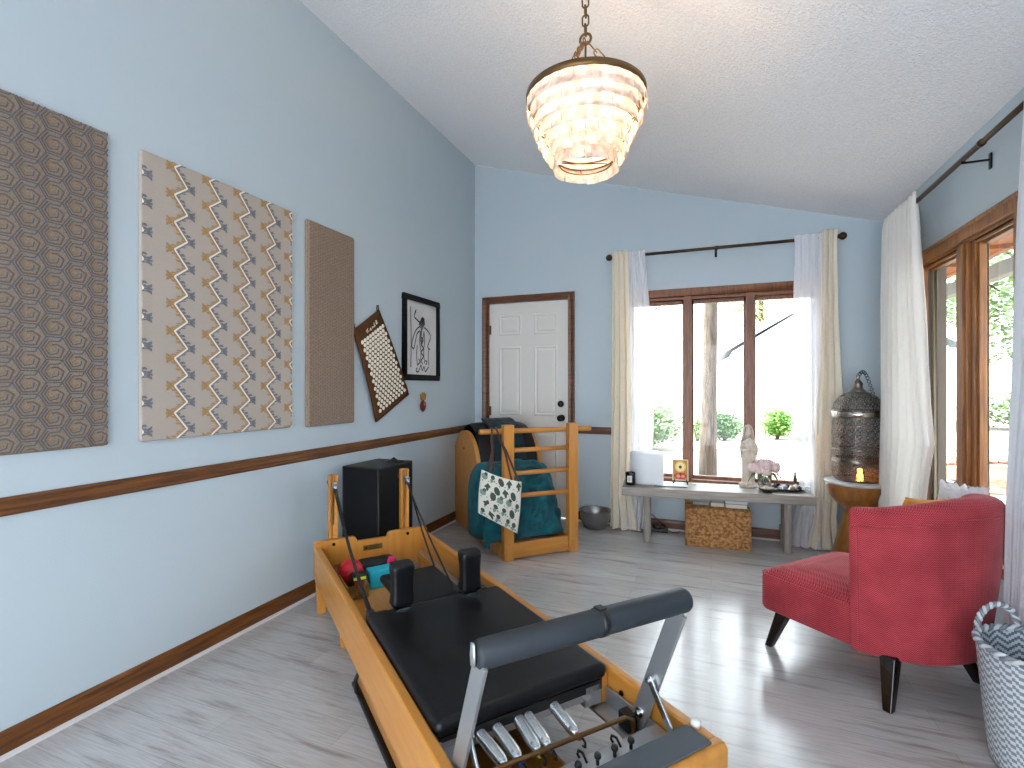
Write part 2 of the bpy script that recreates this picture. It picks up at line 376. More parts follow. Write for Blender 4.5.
# right window: deep golden-brown frame with two sashes, casing outside in grey
def side_window(name, y0, y1, label):
    w = bpy.data.objects.new(name, None); COL.objects.link(w); struct(w); w.location = (XR, 0, 0); w['label'] = label
    mb = MB()
    mb.box(-.022, 0, y0-.06, y1+.06, RZ1-.005, RZ1+.06); mb.box(-.03, 0, y0-.06, y1+.06, RZ1+.045, RZ1+.065)
    mb.box(-.022, 0, y0-.06, y0+.005, RZ0-.05, RZ1); mb.box(-.022, 0, y1-.005, y1+.06, RZ0-.05, RZ1)
    mb.box(0, .05, y0, y1, RZ1-.02, RZ1); mb.box(0, .05, y0, y0+.02, RZ0, RZ1-.02); mb.box(0, .03, y1-.02, y1, RZ0, RZ1-.02)
    mb.box(.012, .024, y0+.02, y1-.02, RZ1-.036, RZ1-.02); mb.box(.036, .048, y0+.02, y1-.02, RZ1-.045, RZ1-.02)
    mb.build('frame', WINR, w, bevel=.003)
    s_ = MB(); s_.box(-.03, .15, y0-.07, y1+.07, RZ0-.05, RZ0); s_.build('sill', WINR, w, bevel=.004)
    ym = y0+.52
    m_ = MB()
    for d0, d1, a, b in ((-.018, .008, 3.215, 3.285), (-.008, .02, 3.19, 3.30), (.008, .034, 3.155, 3.315), (.02, .05, 3.135, 3.33), (.046, .062, 3.175, 3.34), (.058, .08, 3.22, 3.36)):
        m_.box(d0, d1, a, b, RZ0, RZ1-.02)
    m_.build('mullion', WINR, w, bevel=.003)
    e = MB(); e.box(.03, .115, y1-.022, y1-.001, RZ0, RZ1-.02); e.box(.05, .115, y0, y0+.022, RZ0, RZ1-.02); e.box(.05, .115, y0+.022, y1-.022, RZ1-.02, RZ1)
    e.box(.08, .115, 3.325, 3.40, RZ0, RZ1-.02); e.build('outer_jamb', OUTJ, w)
    for a, b in ((y0+.022, 3.175), (3.34, y1-.022)):
        s_ = MB()
        s_.box(.045, .066, a, a+.022, RZ0, RZ1-.02); s_.box(.045, .066, b-.022, b, RZ0, RZ1-.02); s_.box(.045, .066, a+.022, b-.022, RZ0, RZ0+.03); s_.box(.045, .066, a+.022, b-.022, RZ1-.045, RZ1-.02)
        o = s_.build('sash', OUTJ2, w, bevel=.003)
        MB().box(.054, .058, a+.02, b-.02, RZ0+.028, RZ1-.043).build('pane', GLASS, o)
    return w
side_window('window_2', *RW[0], 'right wall window with golden brown frame behind the red chair')

# ------------------------------------------------------------------ wall pieces on the left wall
def wall_panel(name, y0, y1, z0, z1, label, mats, deco, th=.018):
    """upholstered board; deco(mb, W, Hh) adds flat woven pattern faces in (u right, v up) coordinates"""
    y0, y1, z0, z1 = y0*.992, y1*.992, CAMH+(z0-CAMH)*.992, CAMH+(z1-CAMH)*.992
    W, Hh = y1-y0, z1-z0
    t = thing(name, label, 'wall panel', (XL, y0, z0), group='upholstered panels on the left wall')
    b = MB()
    r = .012; n = 4     # pillow edge: rings from the wall outwards
    def ring(x, i):
        c = []
        for cy, cz, a0 in ((i+r, i+r, PI), (W-i-r, i+r, 1.5*PI), (W-i-r, Hh-i-r, 0), (i+r, Hh-i-r, .5*PI)):
            for k in range(n+1):
                a = a0+k*PI/2/n; c.append((x, cy+r*math.cos(a), cz+r*math.sin(a)))
        return c
    rings = [ring(.001, .002), ring(th-.010, 0), ring(th-.003, .002), ring(th, .007)]
    k = len(rings[0]); vs = [p for q in rings for p in q]; fs = []
    for i in range(3):
        for j in range(k): j2 = (j+1) % k; fs.append((i*k+j, i*k+j2, (i+1)*k+j2, (i+1)*k+j))
    b.add(vs, fs, True); b.add(rings[-1], [tuple(range(k))])
    D = []
    def poly(m, pts):     # keeps the pattern inside the face by clipping to the rectangle
        e = .003
        for ax, lim, sg in ((0, e, 1), (0, W-e, -1), (1, e, 1), (1, Hh-e, -1)):
            o = []
            for p, q in zip(pts, pts[1:]+pts[:1]):
                ip, iq = sg*(p[ax]-lim) >= 0, sg*(q[ax]-lim) >= 0
                if ip: o.append(p)
                if ip != iq:
                    f = (lim-p[ax])/(q[ax]-p[ax]); o.append((p[0]+(q[0]-p[0])*f, p[1]+(q[1]-p[1])*f))
            pts = o
            if len(pts) < 3: return
        D.append((m, pts))
    def line(m, pts, w):
        for p, q in zip(pts, pts[1:]):
            dx, dy = q[0]-p[0], q[1]-p[1]; l = math.hypot(dx, dy) or 1; nx, ny = -dy/l*w/2, dx/l*w/2; ex, ey = dx/l*w*.08, dy/l*w*.08
            poly(m, [(p[0]-ex-nx, p[1]-ey-ny), (q[0]+ex-nx, q[1]+ey-ny), (q[0]+ex+nx, q[1]+ey+ny), (p[0]-ex+nx, p[1]-ey+ny)])
    b.build('board', mats[0], t)
    if deco:
        deco(poly, line, W, Hh)
        p_ = MB(); zo = {}
        top = {1: 3, 2: 1, 3: 2}; N = 0
        for m, pts in D:
            p_.mi = m-1; N += 1; x = th+.0003+.0008*top[m]+(N % 250)*2e-6
            p_.add([(x, a, c) for a, c in pts], [tuple(range(len(pts)))])
        p_.build('woven_pattern', mats[1:], t, fixn=False)
    return t

def weave(name, c, c2, sc=260, warp=(1, 1, 1)):
    return mat(name, c, .95, c2=c2, scale=sc, stretch=warp, detail=2, bump=.25, bscale=420, spec=.1)
P1B = weave('taupe_weave', '#85776b', '#988a7d'); P1L = weave('slate_thread', '#5c6068', '#6b6e75'); P1G = weave('gold_thread', '#8a7050', '#9a8060'); P1D = weave('brown_thread', '#6e5e54', '#7a6a60')
def deco_hex(poly, line, W, Hh):
    R = .047; cw, rh = R*1.5, R*math.sqrt(3)
    for c in range(-1, int(W/cw)+2):
        for r in range(-1, int(Hh/rh)+2):
            cx, cy = c*cw+.01, (r+(c % 2)*.5)*rh
            H6 = [(math.cos(k*PI/3), math.sin(k*PI/3)) for k in range(6)]
            def P(k, s, cx=cx, cy=cy): a = H6[int(k) % 6]; return (cx+a[0]*R*s, cy+a[1]*R*s)
            gap = 1     # the hexagon outline opens once so the neighbouring coils interlock
            line(1, [P(k, 1.) for k in range(gap+1, gap+6)], .0042)
            o = (c*3+r) % 6
            g = gap
            line(1, [P(g, 1.), P(g, .64), P(g+1, .60), P(g+2, .60), P(g+3, .58), P(g+4, .42), P(g+5, .28)], .0042)
            line(3, [P(g+1, .80), P(g+2, .80), P(g+3, .80), P(g+4, .78), P(g+5, .62), P(g+6, .36), P(g+7, .30)], .0055)
            line(2, [P(g+1, .42), P(g+2, .42), P(g+3, .38), P(g+4, .16)], .006)
wall_panel('wall_panel', .425, 1.251, 1.008, 2.237, 'large upholstered panel with a brown and slate hexagon coil pattern', [P1B, P1L, P1G, P1D], deco_hex)

P2B = weave('oatmeal_weave', '#ada197', '#bbb0a7', 160, (1, 14, 1)); P2W = weave('white_thread', '#e6dfd4', '#efe9e0'); P2G = weave('ochre_thread', '#a38256', '#b29064'); P2S = weave('grey_blue_thread', '#6e7077', '#7f8187')
def deco_zig(poly, line, W, Hh):
    per, am = .1195, .029
    for c, x0 in enumerate((-.020, .168, .332, .495, .658, .812)):
        n = int(Hh/per)+2
        for k in range(-1, n):
            # left vertex, right vertex, next left vertex (going up); shape leans as in the cloth
            zl = Hh-.023-k*per; zr = zl-.074; zn = zl-per
            A, B_, C = (x0-am, zl), (x0+am, zr), (x0-am, zn)
            for (p, q) in ((A, B_), (B_, C)):
                dx, dz = q[0]-p[0], q[1]-p[1]
                for m, sg in ((2, -1), (3, 1)):      # comb bands each side of the white line
                    for t0 in range(5):
                        f0, f1 = (t0+.05)/5, (t0+.72)/5
                        w = (.020, .030, .022, .032, .020)[t0]
                        a = (p[0]+dx*f0, p[1]+dz*f0); b = (p[0]+dx*f1, p[1]+dz*f1)
                        poly(m, [(a[0]+sg*.0122, a[1]+.001), (b[0]+sg*.0122, b[1]+.001), (b[0]+sg*w, b[1]+.003), (a[0]+sg*w, a[1]+.003)])
                    poly(m, [p, q, (q[0]+sg*.012, q[1]), (p[0]+sg*.012, p[1])])
            for m, v, sg in ((2, A, -1), (3, B_, 1)):  # stepped arrow flags at the turning points
                x, z = v[0]+sg*.012, v[1]
                poly(m, [(x, z-.012), (x+sg*.016, z-.018), (x+sg*.016, z+.018), (x, z+.012)])
                poly(m, [(x+sg*.0162, z+.006), (x+sg*.022, z+.008), (x+sg*.024, z+.022), (x+sg*.0162, z+.020)])
                poly(m, [(x+sg*.0162, z-.006), (x+sg*.022, z-.008), (x+sg*.024, z-.022), (x+sg*.0162, z-.020)])
                poly(m, [(x+sg*.0162, z-.004), (x+sg*.025, z-.005), (x+sg*.025, z+.005), (x+sg*.0162, z+.004)])
            line(1, [A, B_, C], .0078)
wall_panel('wall_panel', 1.371, 2.184, 1.008, 2.231, 'upholstered oatmeal panel with white, ochre and grey zigzag stripes', [P2B, P2W, P2G, P2S], deco_zig)
P3B = weave('brown_tweed', '#857362', '#9a8775', 150); P3L = weave('cream_edge_thread', '#c9bcb0', '#b9aca0'); P3D = weave('dark_tweed_fleck', '#6f6068', '#7d6c6a', 200)
def deco_fleck(poly, line, W, Hh):
    n = 42
    for k in range(n):
        z = Hh*(k+.5)/n
        line(1, [(.006, z-.012), (.018, z), (.006, z+.012)], .004)
    random.seed(5)
    for c in range(20):
        for k in range(62):
            x, z = .03+c*.02, Hh*(k+.5)/62+(c % 2)*.01; s = .005
            poly(2, [(x-s, z), (x, z-s*.8), (x+s, z), (x, z+s*.8)])
wall_panel('wall_panel', 2.294, 2.720, 1.0, 2.227, 'narrow plain brown tweed panel, smallest of the three', [P3B, P3L, P3D], deco_fleck)

# acupressure mat hung by two loops
t = thing('acupressure_mat', 'brown acupressure mat with white spike discs hanging askew', 'mat', (XL, 2.7, 1.0))
Q = {'tl': (2.690, 1.610), 'tr': (2.962, 1.782), 'br': (3.325, 1.178), 'bl': (2.922, .990)}
def mq(u, v, off=0):
    a = [lerp(Q['tl'][i], Q['tr'][i], u) for i in (0, 1)]; b = [lerp(Q['bl'][i], Q['br'][i], u) for i in (0, 1)]
    return (.012+off+.012*math.sin(PI*v)+.008*v, lerp(a[0], b[0], v)-2.7, lerp(a[1], b[1], v)-1.0)
MATB = weave('brown_canvas', '#4e3320', '#5c3d27'); DISC = mat('ivory_plastic', '#e9e2cf', .45)
MB().grid(lambda u, v: mq(u, v), 12, 24).build('mat', MATB, t, solid=.014)
def disc_shape(b, u, v):
    c = Vector(mq(u, v, .007)); du = (Vector(mq(u+.01, v))-Vector(mq(u-.01, v))).normalized(); dv = (Vector(mq(u, v+.01))-Vector(mq(u, v-.01))).normalized()
    n = du.cross(dv); n = n if n.x > 0 else -n
    k = 8; r = .0138; vs = []
    for rr, h in ((r, 0), (r, .004), (r*.35, .006), (.001, .013)):
        for j in range(k): vs.append(c+(du*math.cos(2*PI*j/k)+dv*math.sin(2*PI*j/k))*rr+n*h)
    fs = [(i*k+j, i*k+(j+1) % k, (i+1)*k+(j+1) % k, (i+1)*k+j) for i in range(3) for j in range(k)]
    b.add(vs, fs)
rest = MB(); cnt = 0
for r in range(19):
    nc = 9 if r % 2 == 0 else 8
    for c in range(nc):
        u = .085+(c+.5+(0 if r % 2 == 0 else .5))/9*.87; v = .135+.80*(r+.5)/19
        if cnt < 100:
            b = MB(); disc_shape(b, u, v); b.build('spike_disc', DISC, t)
        else: disc_shape(rest, u, v)
        cnt += 1
rest.build('spike_disc', DISC, t)['kind'] = 'stuff'
for u in (.02, .96):
    p = Vector(mq(u, 0)); b = MB(); b.tube([p+Vector((.0, 0, -.02)), p+Vector((.004, .006, .02)), p+Vector((.0, .002, .038)), p+Vector((-.004, -.006, .02)), p+Vector((0, 0, -.02))], .004, 6); b.cyl(p+Vector((-.012, 0, .036)), p+Vector((.012, 0, .036)), .003); b.build('hanging_loop', CORD, t)
b = MB()   # pale stitched script across the header
for path in ([(.34, .10), (.42, .085), (.36, .12), (.44, .115)], [(.47, .118), (.50, .10), (.53, .118), (.5, .122), (.47, .112)], [(.56, .118), (.57, .10), (.60, .105), (.60, .118)], [(.63, .118), (.67, .075), (.65, .118), (.69, .112)], [(.72, .11), (.75, .07), (.78, .08), (.74, .11), (.79, .106)]):
    b.tube([mq(u, v-.012, .009) for u, v in path], .0022, 5)
b.build('script_lettering', DISC, t)
b = MB(); b.tube([mq(1, .86, .004), mq(1.01, .9, .004), mq(1, .95, .004)], .004, 6); b.build('side_tag', mat('red_tag', '#8e2f2c', .7), t)

# framed ink drawing
t = thing('framed_drawing', 'black framed ink drawing beside the acupressure mat', 'picture', (XL, 3.265, 1.288))
PW, PH = .545, .676
b = MB()
for a0, a1, c0, c1 in ((0, PW, 0, .045), (0, PW, PH-.045, PH), (0, .045, .045, PH-.045), (PW-.045, PW, .045, PH-.045)): b.box(0, .024, a0, a1, c0, c1)
b.build('frame', mat('black_lacquer', '#07080c', .6, spec=.2), t, bevel=.004)
MB().box(.004, .010, .045, PW-.045, .045, PH-.045).build('paper', mat('drawing_paper', '#c8c6c4', .8, c2='#d4d2d0', scale=5), t)
INK = mat('black_ink', '#26262a', .8); WASH = mat('grey_wash', '#77777b', .9, c2='#55555a', scale=60)
b = MB()
def stroke(pts, w):
    P = []
    for i in range(len(pts)-1):
        p0, p1, p2, p3 = pts[max(i-1, 0)], pts[i], pts[i+1], pts[min(i+2, len(pts)-1)]
        for k in range(5):
            s = k/5; P.append(tuple(.5*((2*p1[j])+(-p0[j]+p2[j])*s+(2*p0[j]-5*p1[j]+4*p2[j]-p3[j])*s*s+(-p0[j]+3*p1[j]-3*p2[j]+p3[j])*s**3) for j in (0, 1)))
    P.append(pts[-1])
    for p, q in zip(P, P[1:]):
        dx, dy = q[0]-p[0], q[1]-p[1]; l = math.hypot(dx, dy) or 1; nx, ny = -dy/l*w/2, dx/l*w/2
        b.quad(*[(.0106, .045+x*.465, .045+z*.596) for x, z in ((p[0]-nx, p[1]-ny), (q[0]-nx, q[1]-ny), (q[0]+nx, q[1]+ny), (p[0]+nx, p[1]+ny))])
b.mi = 1
for k in range(10): stroke([(.40+.021*k, .60+.02*abs(k-4)), (.43+.016*k, .72), (.49+.008*k, .80-.004*abs(k-4))], .022)
stroke([(.48, .62), (.45, .5), (.5, .42)], .05); stroke([(.56, .6), (.52, .5), (.46, .44)], .03); stroke([(.14, .1), (.15, .5), (.13, .9)], .03)
b.mi = 0
for pts in ([(.42, .66), (.3, .6), (.2, .48), (.17, .38), (.23, .35), (.27, .42), (.33, .55), (.42, .6)], [(.56, .66), (.68, .62), (.78, .55), (.72, .45), (.68, .40), (.76, .36)],
            [(.44, .6), (.42, .45), (.46, .3), (.44, .16)], [(.56, .6), (.58, .48), (.55, .32), (.58, .16)], [(.3, .85), (.24, .78), (.34, .74), (.44, .71)], [(.26, .83), (.31, .88)],
            [(.34, .1), (.3, .06), (.36, .04), (.42, .09), (.46, .14), (.5, .06), (.56, .12), (.6, .05), (.66, .08), (.72, .12)], [(.72, .38), (.70, .25), (.72, .14)], [(.34, .4), (.32, .25), (.35, .12)],
            [(.46, .52), (.54, .48), (.46, .42), (.54, .37), (.46, .31), (.54, .26), (.47, .2), (.52, .15)], [(.36, .14), (.42, .18), (.38, .22)], [(.62, .14), (.66, .19), (.6, .2)]):
    stroke(pts, .021)
b.build('ink_figure', [INK, WASH], t, fixn=False)

# heart ornament
t = thing('heart_ornament', 'small dark red wooden heart with gold crown hung below the drawing', 'ornament', (XL, 3.556, 1.03))
b = MB(); b.at(.012, 0, 0)
b.grid(lambda u, v: (.014*math.sin(PI*v)*math.cos(2*PI*u), math.sin(2*PI*u)*(.044*math.sin(PI*min(1, v**.75)) if v < .999 else 0), .112*v), 16, 12, cu=True)
b.build('heart', mat('red_lacquer', '#5c1c16', .35, c2='#3b130f', scale=30), t)
b = MB(); b.at(.012, 0, .1)
b.prism([(-.03, 0), (.03, 0), (.038, .05), (.02, .035), (.012, .062), (0, .04), (-.012, .062), (-.02, .035), (-.038, .05)], -.006, .006, 'x'); b.build('crown', mat('worn_gold', '#a97f45', .45, metal=.5), t)
b = MB(); b.at(.027, 0, .066); b.prism([(-.014, -.01), (.014, -.01), (.02, .012), (.008, .02), (0, .01), (-.008, .02), (-.02, .012)], -.002, .002, 'x'); b.build('emblem', mat('orange_red', '#b5452f', .4), t)

# ------------------------------------------------------------------ pilates reformer (local: x along the bed, y across, z up)
RO, RT, RLEN, RWID = (-2.044, 2.177, 0), -.672, 2.145, .651
ref = thing('pilates_reformer', 'long honey maple pilates reformer bed with black carriage and padded foot bar', 'reformer', RO, RT)
MAPLEH = MAPLE
for y0 in (0, RWID-.034):
    b = MB(); b.box(.036, RLEN-.03, y0, y0+.034, .172, .358); b.build('side_rail', MAPLEH, ref, bevel=.007, seg=3)
b = MB()
b.prism([(.012, .172), (.639, .172), (.651, .19), (.651, .372), (.643, .386), (.42, .386), (.405, .372), (.405, .356), (.228, .356), (.228, .372), (.214, .386), (.008, .386), (0, .372), (0, .19)], 0, .036, 'x')
b.build('headboard', MAPLEV, ref, bevel=.006)
b = MB()
b.prism([(RLEN-.036, .172), (RLEN, .172), (RLEN+.002, .345), (RLEN-.008, .358), (RLEN-.036, .358)], 0, RWID, 'y'); b.build('footboard', MAPLEH, ref, bevel=.006)
for x in (.012, RLEN-.075):
    for y in (.006, RWID-.06):
        b = MB(); b.hexa([(x+.006, y+.006, 0), (x+.056, y+.006, 0), (x+.056, y+.048, 0), (x+.006, y+.048, 0), (x, y, .2), (x+.062, y, .2), (x+.062, y+.054, .2), (x, y+.054, .2)]); b.build('leg', MAPLEV, ref, bevel=.004)
b = MB(); b.box(.455, .495, .05, .09, 0, .21); b.build('leg', MAPLEV, ref, bevel=.004)
# inner tracks
for y in (.036, RWID-.07):
    b = MB(); b.box(.036, RLEN-.036, y, y+.034, .215, .245); b.build('track', MAPLEH, ref, bevel=.003)
    b = MB(); b.box(.036, RLEN-.2, y+.002, y+.03, .2455, .25); b.build('track_liner', ALU, ref)
# foot platform
b = MB(); b.box(2.045, RLEN-.034, .036, RWID-.036, .30, .352); b.build('foot_platform', MAPLEH, ref, bevel=.003)
b = MB(); b.box(2.050, 2.128, .045, .612, .3585, .3645); b.build('platform_mat', mat('grey_grip_mat', '#4b5157', .7, bump=.1, bscale=400), ref, bevel=.002)
b = MB(); b.lathe([(.013, .358), (.013, .372), (.009, .376), (0, .377)], 14, 2.062, .632); b.build('bumper', WHITEP, ref)
# head end: standing shelf, plate, bolts, slotted uprights with pulleys
b = MB(); b.box(.04, .93, .075, .40, .205, .222); b.build('shelf', MAPLEH, ref, bevel=.003)
b = MB(); b.box(.036, .040, .262, .372, .298, .328); pl = b.build('name_plate', mat('bronze_plate', '#7a6132', .4, metal=.6), ref, bevel=.001)
b = MB(); b.ball((.041, .278, .313), .007, 10, sx=.25)
for k, w in ((0, .06), (1, .052), (2, .06)): b.box(.0402, .0408, .295, .295+w, .305+k*.008, .308+k*.008)
b.build('plate_lettering', mat('dark_engraving', '#2b2418', .6), pl)
for y in (.10, .523):
    b = MB(); b.cyl((.034, y, .362), (.044, y, .362), .009, n=12); b.build('bolt', BLACKM, ref)
for y in (.082, .497):
    b = MB(); Z0, Z1 = .20, .738
    b.box(-.045, -.001, y, y+.021, Z0, Z1); b.box(-.045, -.001, y+.028, y+.049, Z0, Z1); b.box(-.045, -.001, y+.021, y+.028, Z0, .46); b.box(-.045, -.001, y+.021, y+.028, .705, Z1)
    up = b.build('upright', MAPLEV, ref, bevel=.002)
    b = MB(); b.cyl((-.075, y+.0245, .690), (-.045, y+.0245, .690), .024, .02, 16); b.build('adjusting_knob', BLACKP, up)
    b = MB(); b.cyl((-.002, y+.0245, .690), (.03, y+.0245, .690), .006, n=10); b.cyl((.012, y+.0245, .690), (.018, y+.0245, .69), .014); b.at(.036, y+.0245, .672, rx=PI/2)
    b.lathe([(.012, -.009), (.02, -.008), (.015, 0), (.02, .008), (.012, .009)], 18); b.at(); b.box(.026, .046, y+.012, y+.015, .655, .697); b.box(.026, .046, y+.034, y+.037, .655, .697)
    b.build('pulley', STEEL, up)
# carriage
b = MB(); b.box(1.03, 1.755, .036, .604, .334, .383); b.build('carriage_pad', VINYL, ref, bevel=.022, seg=4)
b = MB(); b.box(1.04, 1.745, .055, .585, .305, .334); b.build('carriage_frame', BLACKP, ref)
b = MB(); b.box(.66, 1.03, .185, .455, .345, .380); b.build('headrest', VINYL, ref, bevel=.016, seg=3)
b = MB(); b.box(.72, 1.06, .25, .28, .315, .345); b.box(.72, 1.06, .36, .39, .315, .345); b.build('headrest_support', BLACKP, ref)
b = MB(); b.box(.97, 1.035, .04, .60, .30, .336); b.build('carriage_end_board', MAPLEH, ref, bevel=.003)
def rest(y):
    b = MB()
    def fn(u, v):   # waisted rounded block
        a = 2*PI*u; c, s = math.cos(a), math.sin(a); e = .45
        sx = math.copysign(abs(c)**e, c); sy = math.copysign(abs(s)**e, s)
        z = .400+.160*v; w = 1-.10*math.sin(PI*v)+.04*v
        cap = 1 if .06 < v < .93 else (.86 if v in (0, 1) else .96)
        return (1.062+.036*sx*cap*w+(.012*math.sin(PI*v) if c < 0 else 0), y+.046*sy*cap*w, z)
    b.grid(fn, 28, 16, cu=True)
    n = 28
    b.f.append(tuple(range(n))[::-1]); b.m.append(0); b.sm.append(False); o = len(b.v)-n; b.f.append(tuple(o+i for i in range(n))); b.m.append(0); b.sm.append(False)
    r = b.build('shoulder_rest', VINYL, ref)
    p = MB(); p.cyl((1.062, y, .34), (1.062, y, .397), .011); p.box(1.02, 1.085, y-.03, y+.03, .383, .392); p.build('post', STEEL, r)
    s = -1 if y < .3 else 1
    p = MB(); yo = y+(-.112 if s < 0 else .075); p.box(1.015, 1.05, yo-.014, yo+.014, .338, .388); p.cyl((1.035, y+s*.05, .37), (1.035, yo, .37), .010, n=12); p.build('cleat', BLACKP, r, bevel=.003)
rest(.165); rest(.452)
# ropes
def sag(p, q, d, n=8): return [tuple(lerp(p[i], q[i], k/n)-(d*math.sin(PI*k/n) if i == 2 else 0) for i in range(3)) for k in range(n+1)]
for p, q, d in (((.04, .100, .678), (1.02, .050, .375), .03), ((.04, .112, .672), (1.01, .062, .372), .05), ((.04, .515, .678), (1.03, .402, .39), .02), ((.04, .526, .672), (.70, .437, .386), .02)):
    b = MB(); b.tube(sag(p, q, d), .0048, 6); b.build('rope', CORD, ref)
# springs, bar, hooks
for i, (y, y2, c) in enumerate(((.165, .172, '#b5382e'), (.222, .212, '#2f4f8f'), (.298, .268, '#c9b52f'), (.328, .300, '#2f4f8f'), (.415, .392, '#b5382e'))):
    p, q = Vector((1.66, y, .305)), Vector((1.876, y2, .305)); d = (q-p)
    b = MB(); b.tube([p, p+d*.9, q], [.0155, .0155, .007], 14)
    for k in range(44):   # coil ridges
        c0 = p+d*(.02+.86*k/44); b.tube([c0, c0+d.normalized()*.0012, c0+d.normalized()*.0024], [.0155, .0168, .0155], 14, caps=False)
    s = b.build('spring', STEEL, ref)
    b = MB(); b.tube([p+d*.985, p+d*1.05], .0085, 10); b.build('colour_band', mat('band_'+c[1:], c, .5), s)
    b = MB(); e = q+d.normalized()*.012; b.tube([e, e+Vector((.012, 0, .006)), e+Vector((.022, 0, .001)), e+Vector((.022, 0, -.01)), e+Vector((.012, 0, -.013))], .0035, 6); b.build('hook', BLACKM, s)
b = MB(); b.tube([(1.900, .055, .25), (1.895, .055, .315), (1.898, .065, .330), (1.906, .30, .330), (1.914, .525, .330), (1.922, .545, .324), (1.930, .548, .25)], .0062, 8); b.build('gear_rod', BRASS, ref)
b = MB(); b.box(1.945, 2.044, .04, .61, .292, .306); b.box(1.945, 1.951, .04, .61, .268, .292); b.build('spring_bar', ALU, ref, bevel=.002)
for y in (.085, .14, .20, .255, .31, .37, .425, .48):
    b = MB(); b.cyl((1.985, y, .306), (1.985, y, .324), .0045, n=8); b.lathe([(.008, .322), (.0095, .327), (.008, .333), (0, .3345)], 12, 1.985, y); b.build('spring_knob', BLACKP, ref)
for y in (.115, .23, .345, .455):
    b = MB(); b.tube([(1.975, y, .312), (1.958, y, .326), (1.940, y, .322), (1.936, y, .310), (1.945, y, .306)], .0035, 6); b.build('hook', BLACKM, ref)
for s in (0, 1):    # angle brackets of the foot bar
    y0 = .55 if s else .04; y1 = .612 if s else .102; yw = .606 if s else .04
    b = MB(); b.box(1.72, 1.985, y0, y1, .246, .252); b.box(1.72, 1.985, yw-.003 if s else yw, yw+.004 if s else yw+.006, .252, .305); b.build('angle_bracket', ALU, ref, bevel=.001)
    b = MB(); b.box(1.84, 1.885, .565 if s else .06, .60 if s else .09, .252, .300); b.build('stop_block', BLACKP, ref, bevel=.004)
b = MB(); b.box(1.69, 1.735, .06, .59, .276, .300); b.build('carriage_crossbar', ALU, ref, bevel=.002)
for y in (.045, .52):
    b = MB(); b.box(1.70, 1.745, y, y+.062, .262, .325); b.cyl((1.72, y+.01, .29), (1.76, y+.01, .29), .012, n=12); b.build('wheel_housing', ALU, ref, bevel=.003)
b = MB(); b.box(1.70, 1.74, .57, .612, .255, .345); b.build('carriage_block', MAPLEV, ref, bevel=.003)
# foot bar
for y, dx in ((.045, -.042), (.598, 0)):
    ARM = ((1.891+dx, .29), (2.036+dx, .655))
    b = MB(); b.bar((ARM[0][0], y, ARM[0][1]), (ARM[1][0], y, ARM[1][1]), .010, .052, up=(1, 0, .33)); b.build('foot_bar_arm', ALU, ref, bevel=.002)
    s = 1 if y < .3 else -1
    b = MB(); b.cyl((1.903+dx, y-.012, .318), (1.903+dx, y+.012, .318), .014, n=14); b.cyl((1.903+dx, y+s*.008, .318), (1.903+dx, y+s*.022, .318), .008, n=6); b.build('arm_bolt', STEEL, ref)
    b = MB(); b.bar((1.942+dx, y+s*.014, .44), (2.038+dx, y+s*.014, .318), .006, .020, up=(.8, 0, .6)); b.cyl((1.946+dx, y, .434), (1.946+dx, y+s*.024, .434), .008, n=10); b.build('brace', STEEL, ref, bevel=.001)
    b = MB(); b.cyl((2.03+dx, y+s*.02-.012, .318), (2.03+dx, y+s*.02+.014, .318), .018, n=12); b.build('brace_knob', BLACKP, ref)
b = MB(); P0 = Vector((2.006, .018, .676)); P1 = Vector((2.006, .640, .676))
n = 26; pr = [(0, .022), (.004, .028), (.012, .0318), (.3, .0325), (.59, .0318), (.599, .028), (.604, .022)]
def TB(a): return (lerp(1.984, 2.026, a/.604), .036+a, lerp(.664, .674, a/.604))
b.tube([TB(a) for a, _ in pr], [r for _, r in pr], 26); fb = b.build('foot_bar_pad', RUBBER, ref)
b = MB(); b.tube([TB(.314), TB(.332)], .0342, 26); b.box(1.995, 2.018, .349, .370, .698, .706); b.build('pad_strap', BLACKP, fb)
b = MB(); b.at(1.984, .030, .664); b.lathe([(0, -.024), (.010, -.02), (.012, 0), (.010, .026), (0, .030)], 14, sx=1.0, sy=.4); b.build('end_cap', ALU, fb)
# small side bolts on the rails
for x in (1.80,):
    b = MB(); b.cyl((x, .6165, .31), (x, .612, .31), .008, n=10); b.build('bolt', BLACKM, ref)

# loose gear inside the head end (world placement through the bed's frame)
def RW2(x, y, z): p = rot2((x, y), RT); return (RO[0]+p[0], RO[1]+p[1], z)
# woven tray
t = thing('gear_basket', 'small brown woven tray lying inside the head end of the reformer', 'basket', RW2(.34, .125, .2225), RT)
WICK = mat('wicker', '#7a5a2e', .7, c2='#9a7540', scale=60, bump=.5, bscale=120)
b = MB()
for k in range(6):
    z = .007+k*.011; g = .004*k/5
    b.tube([(-.17-g, -.045-g, z), (.17+g, -.045-g, z), (.17+g, .045+g, z), (-.17-g, .045+g, z)], .0062, 6, closed=True)
for i in range(12):
    for s in (-1, 1): x = -.155+i*.028; b.tube([(x, s*.045, .004), (x, s*.049, .066)], .005, 5)
for i in range(3):
    for s in (-1, 1): y = -.03+i*.03; b.tube([(s*.17, y, .004), (s*.174, y, .066)], .005, 5)
b.box(-.168, .168, -.043, .043, 0, .006); b.build('woven_body', WICK, t)
t = thing('exercise_ball', 'red exercise ball resting in the woven tray', 'ball', RW2(.305, .135, .29), RT)
b = MB(); b.ball((0, 0, 0), .062, 24)
for k in range(5): b.tube([(.0625*math.cos(a)*math.cos(-.8+.4*k), .0625*math.sin(a)*math.cos(-.8+.4*k), .0625*math.sin(-.8+.4*k)) for a in [2*PI*i/24 for i in range(24)]], .0015, 5, closed=True)
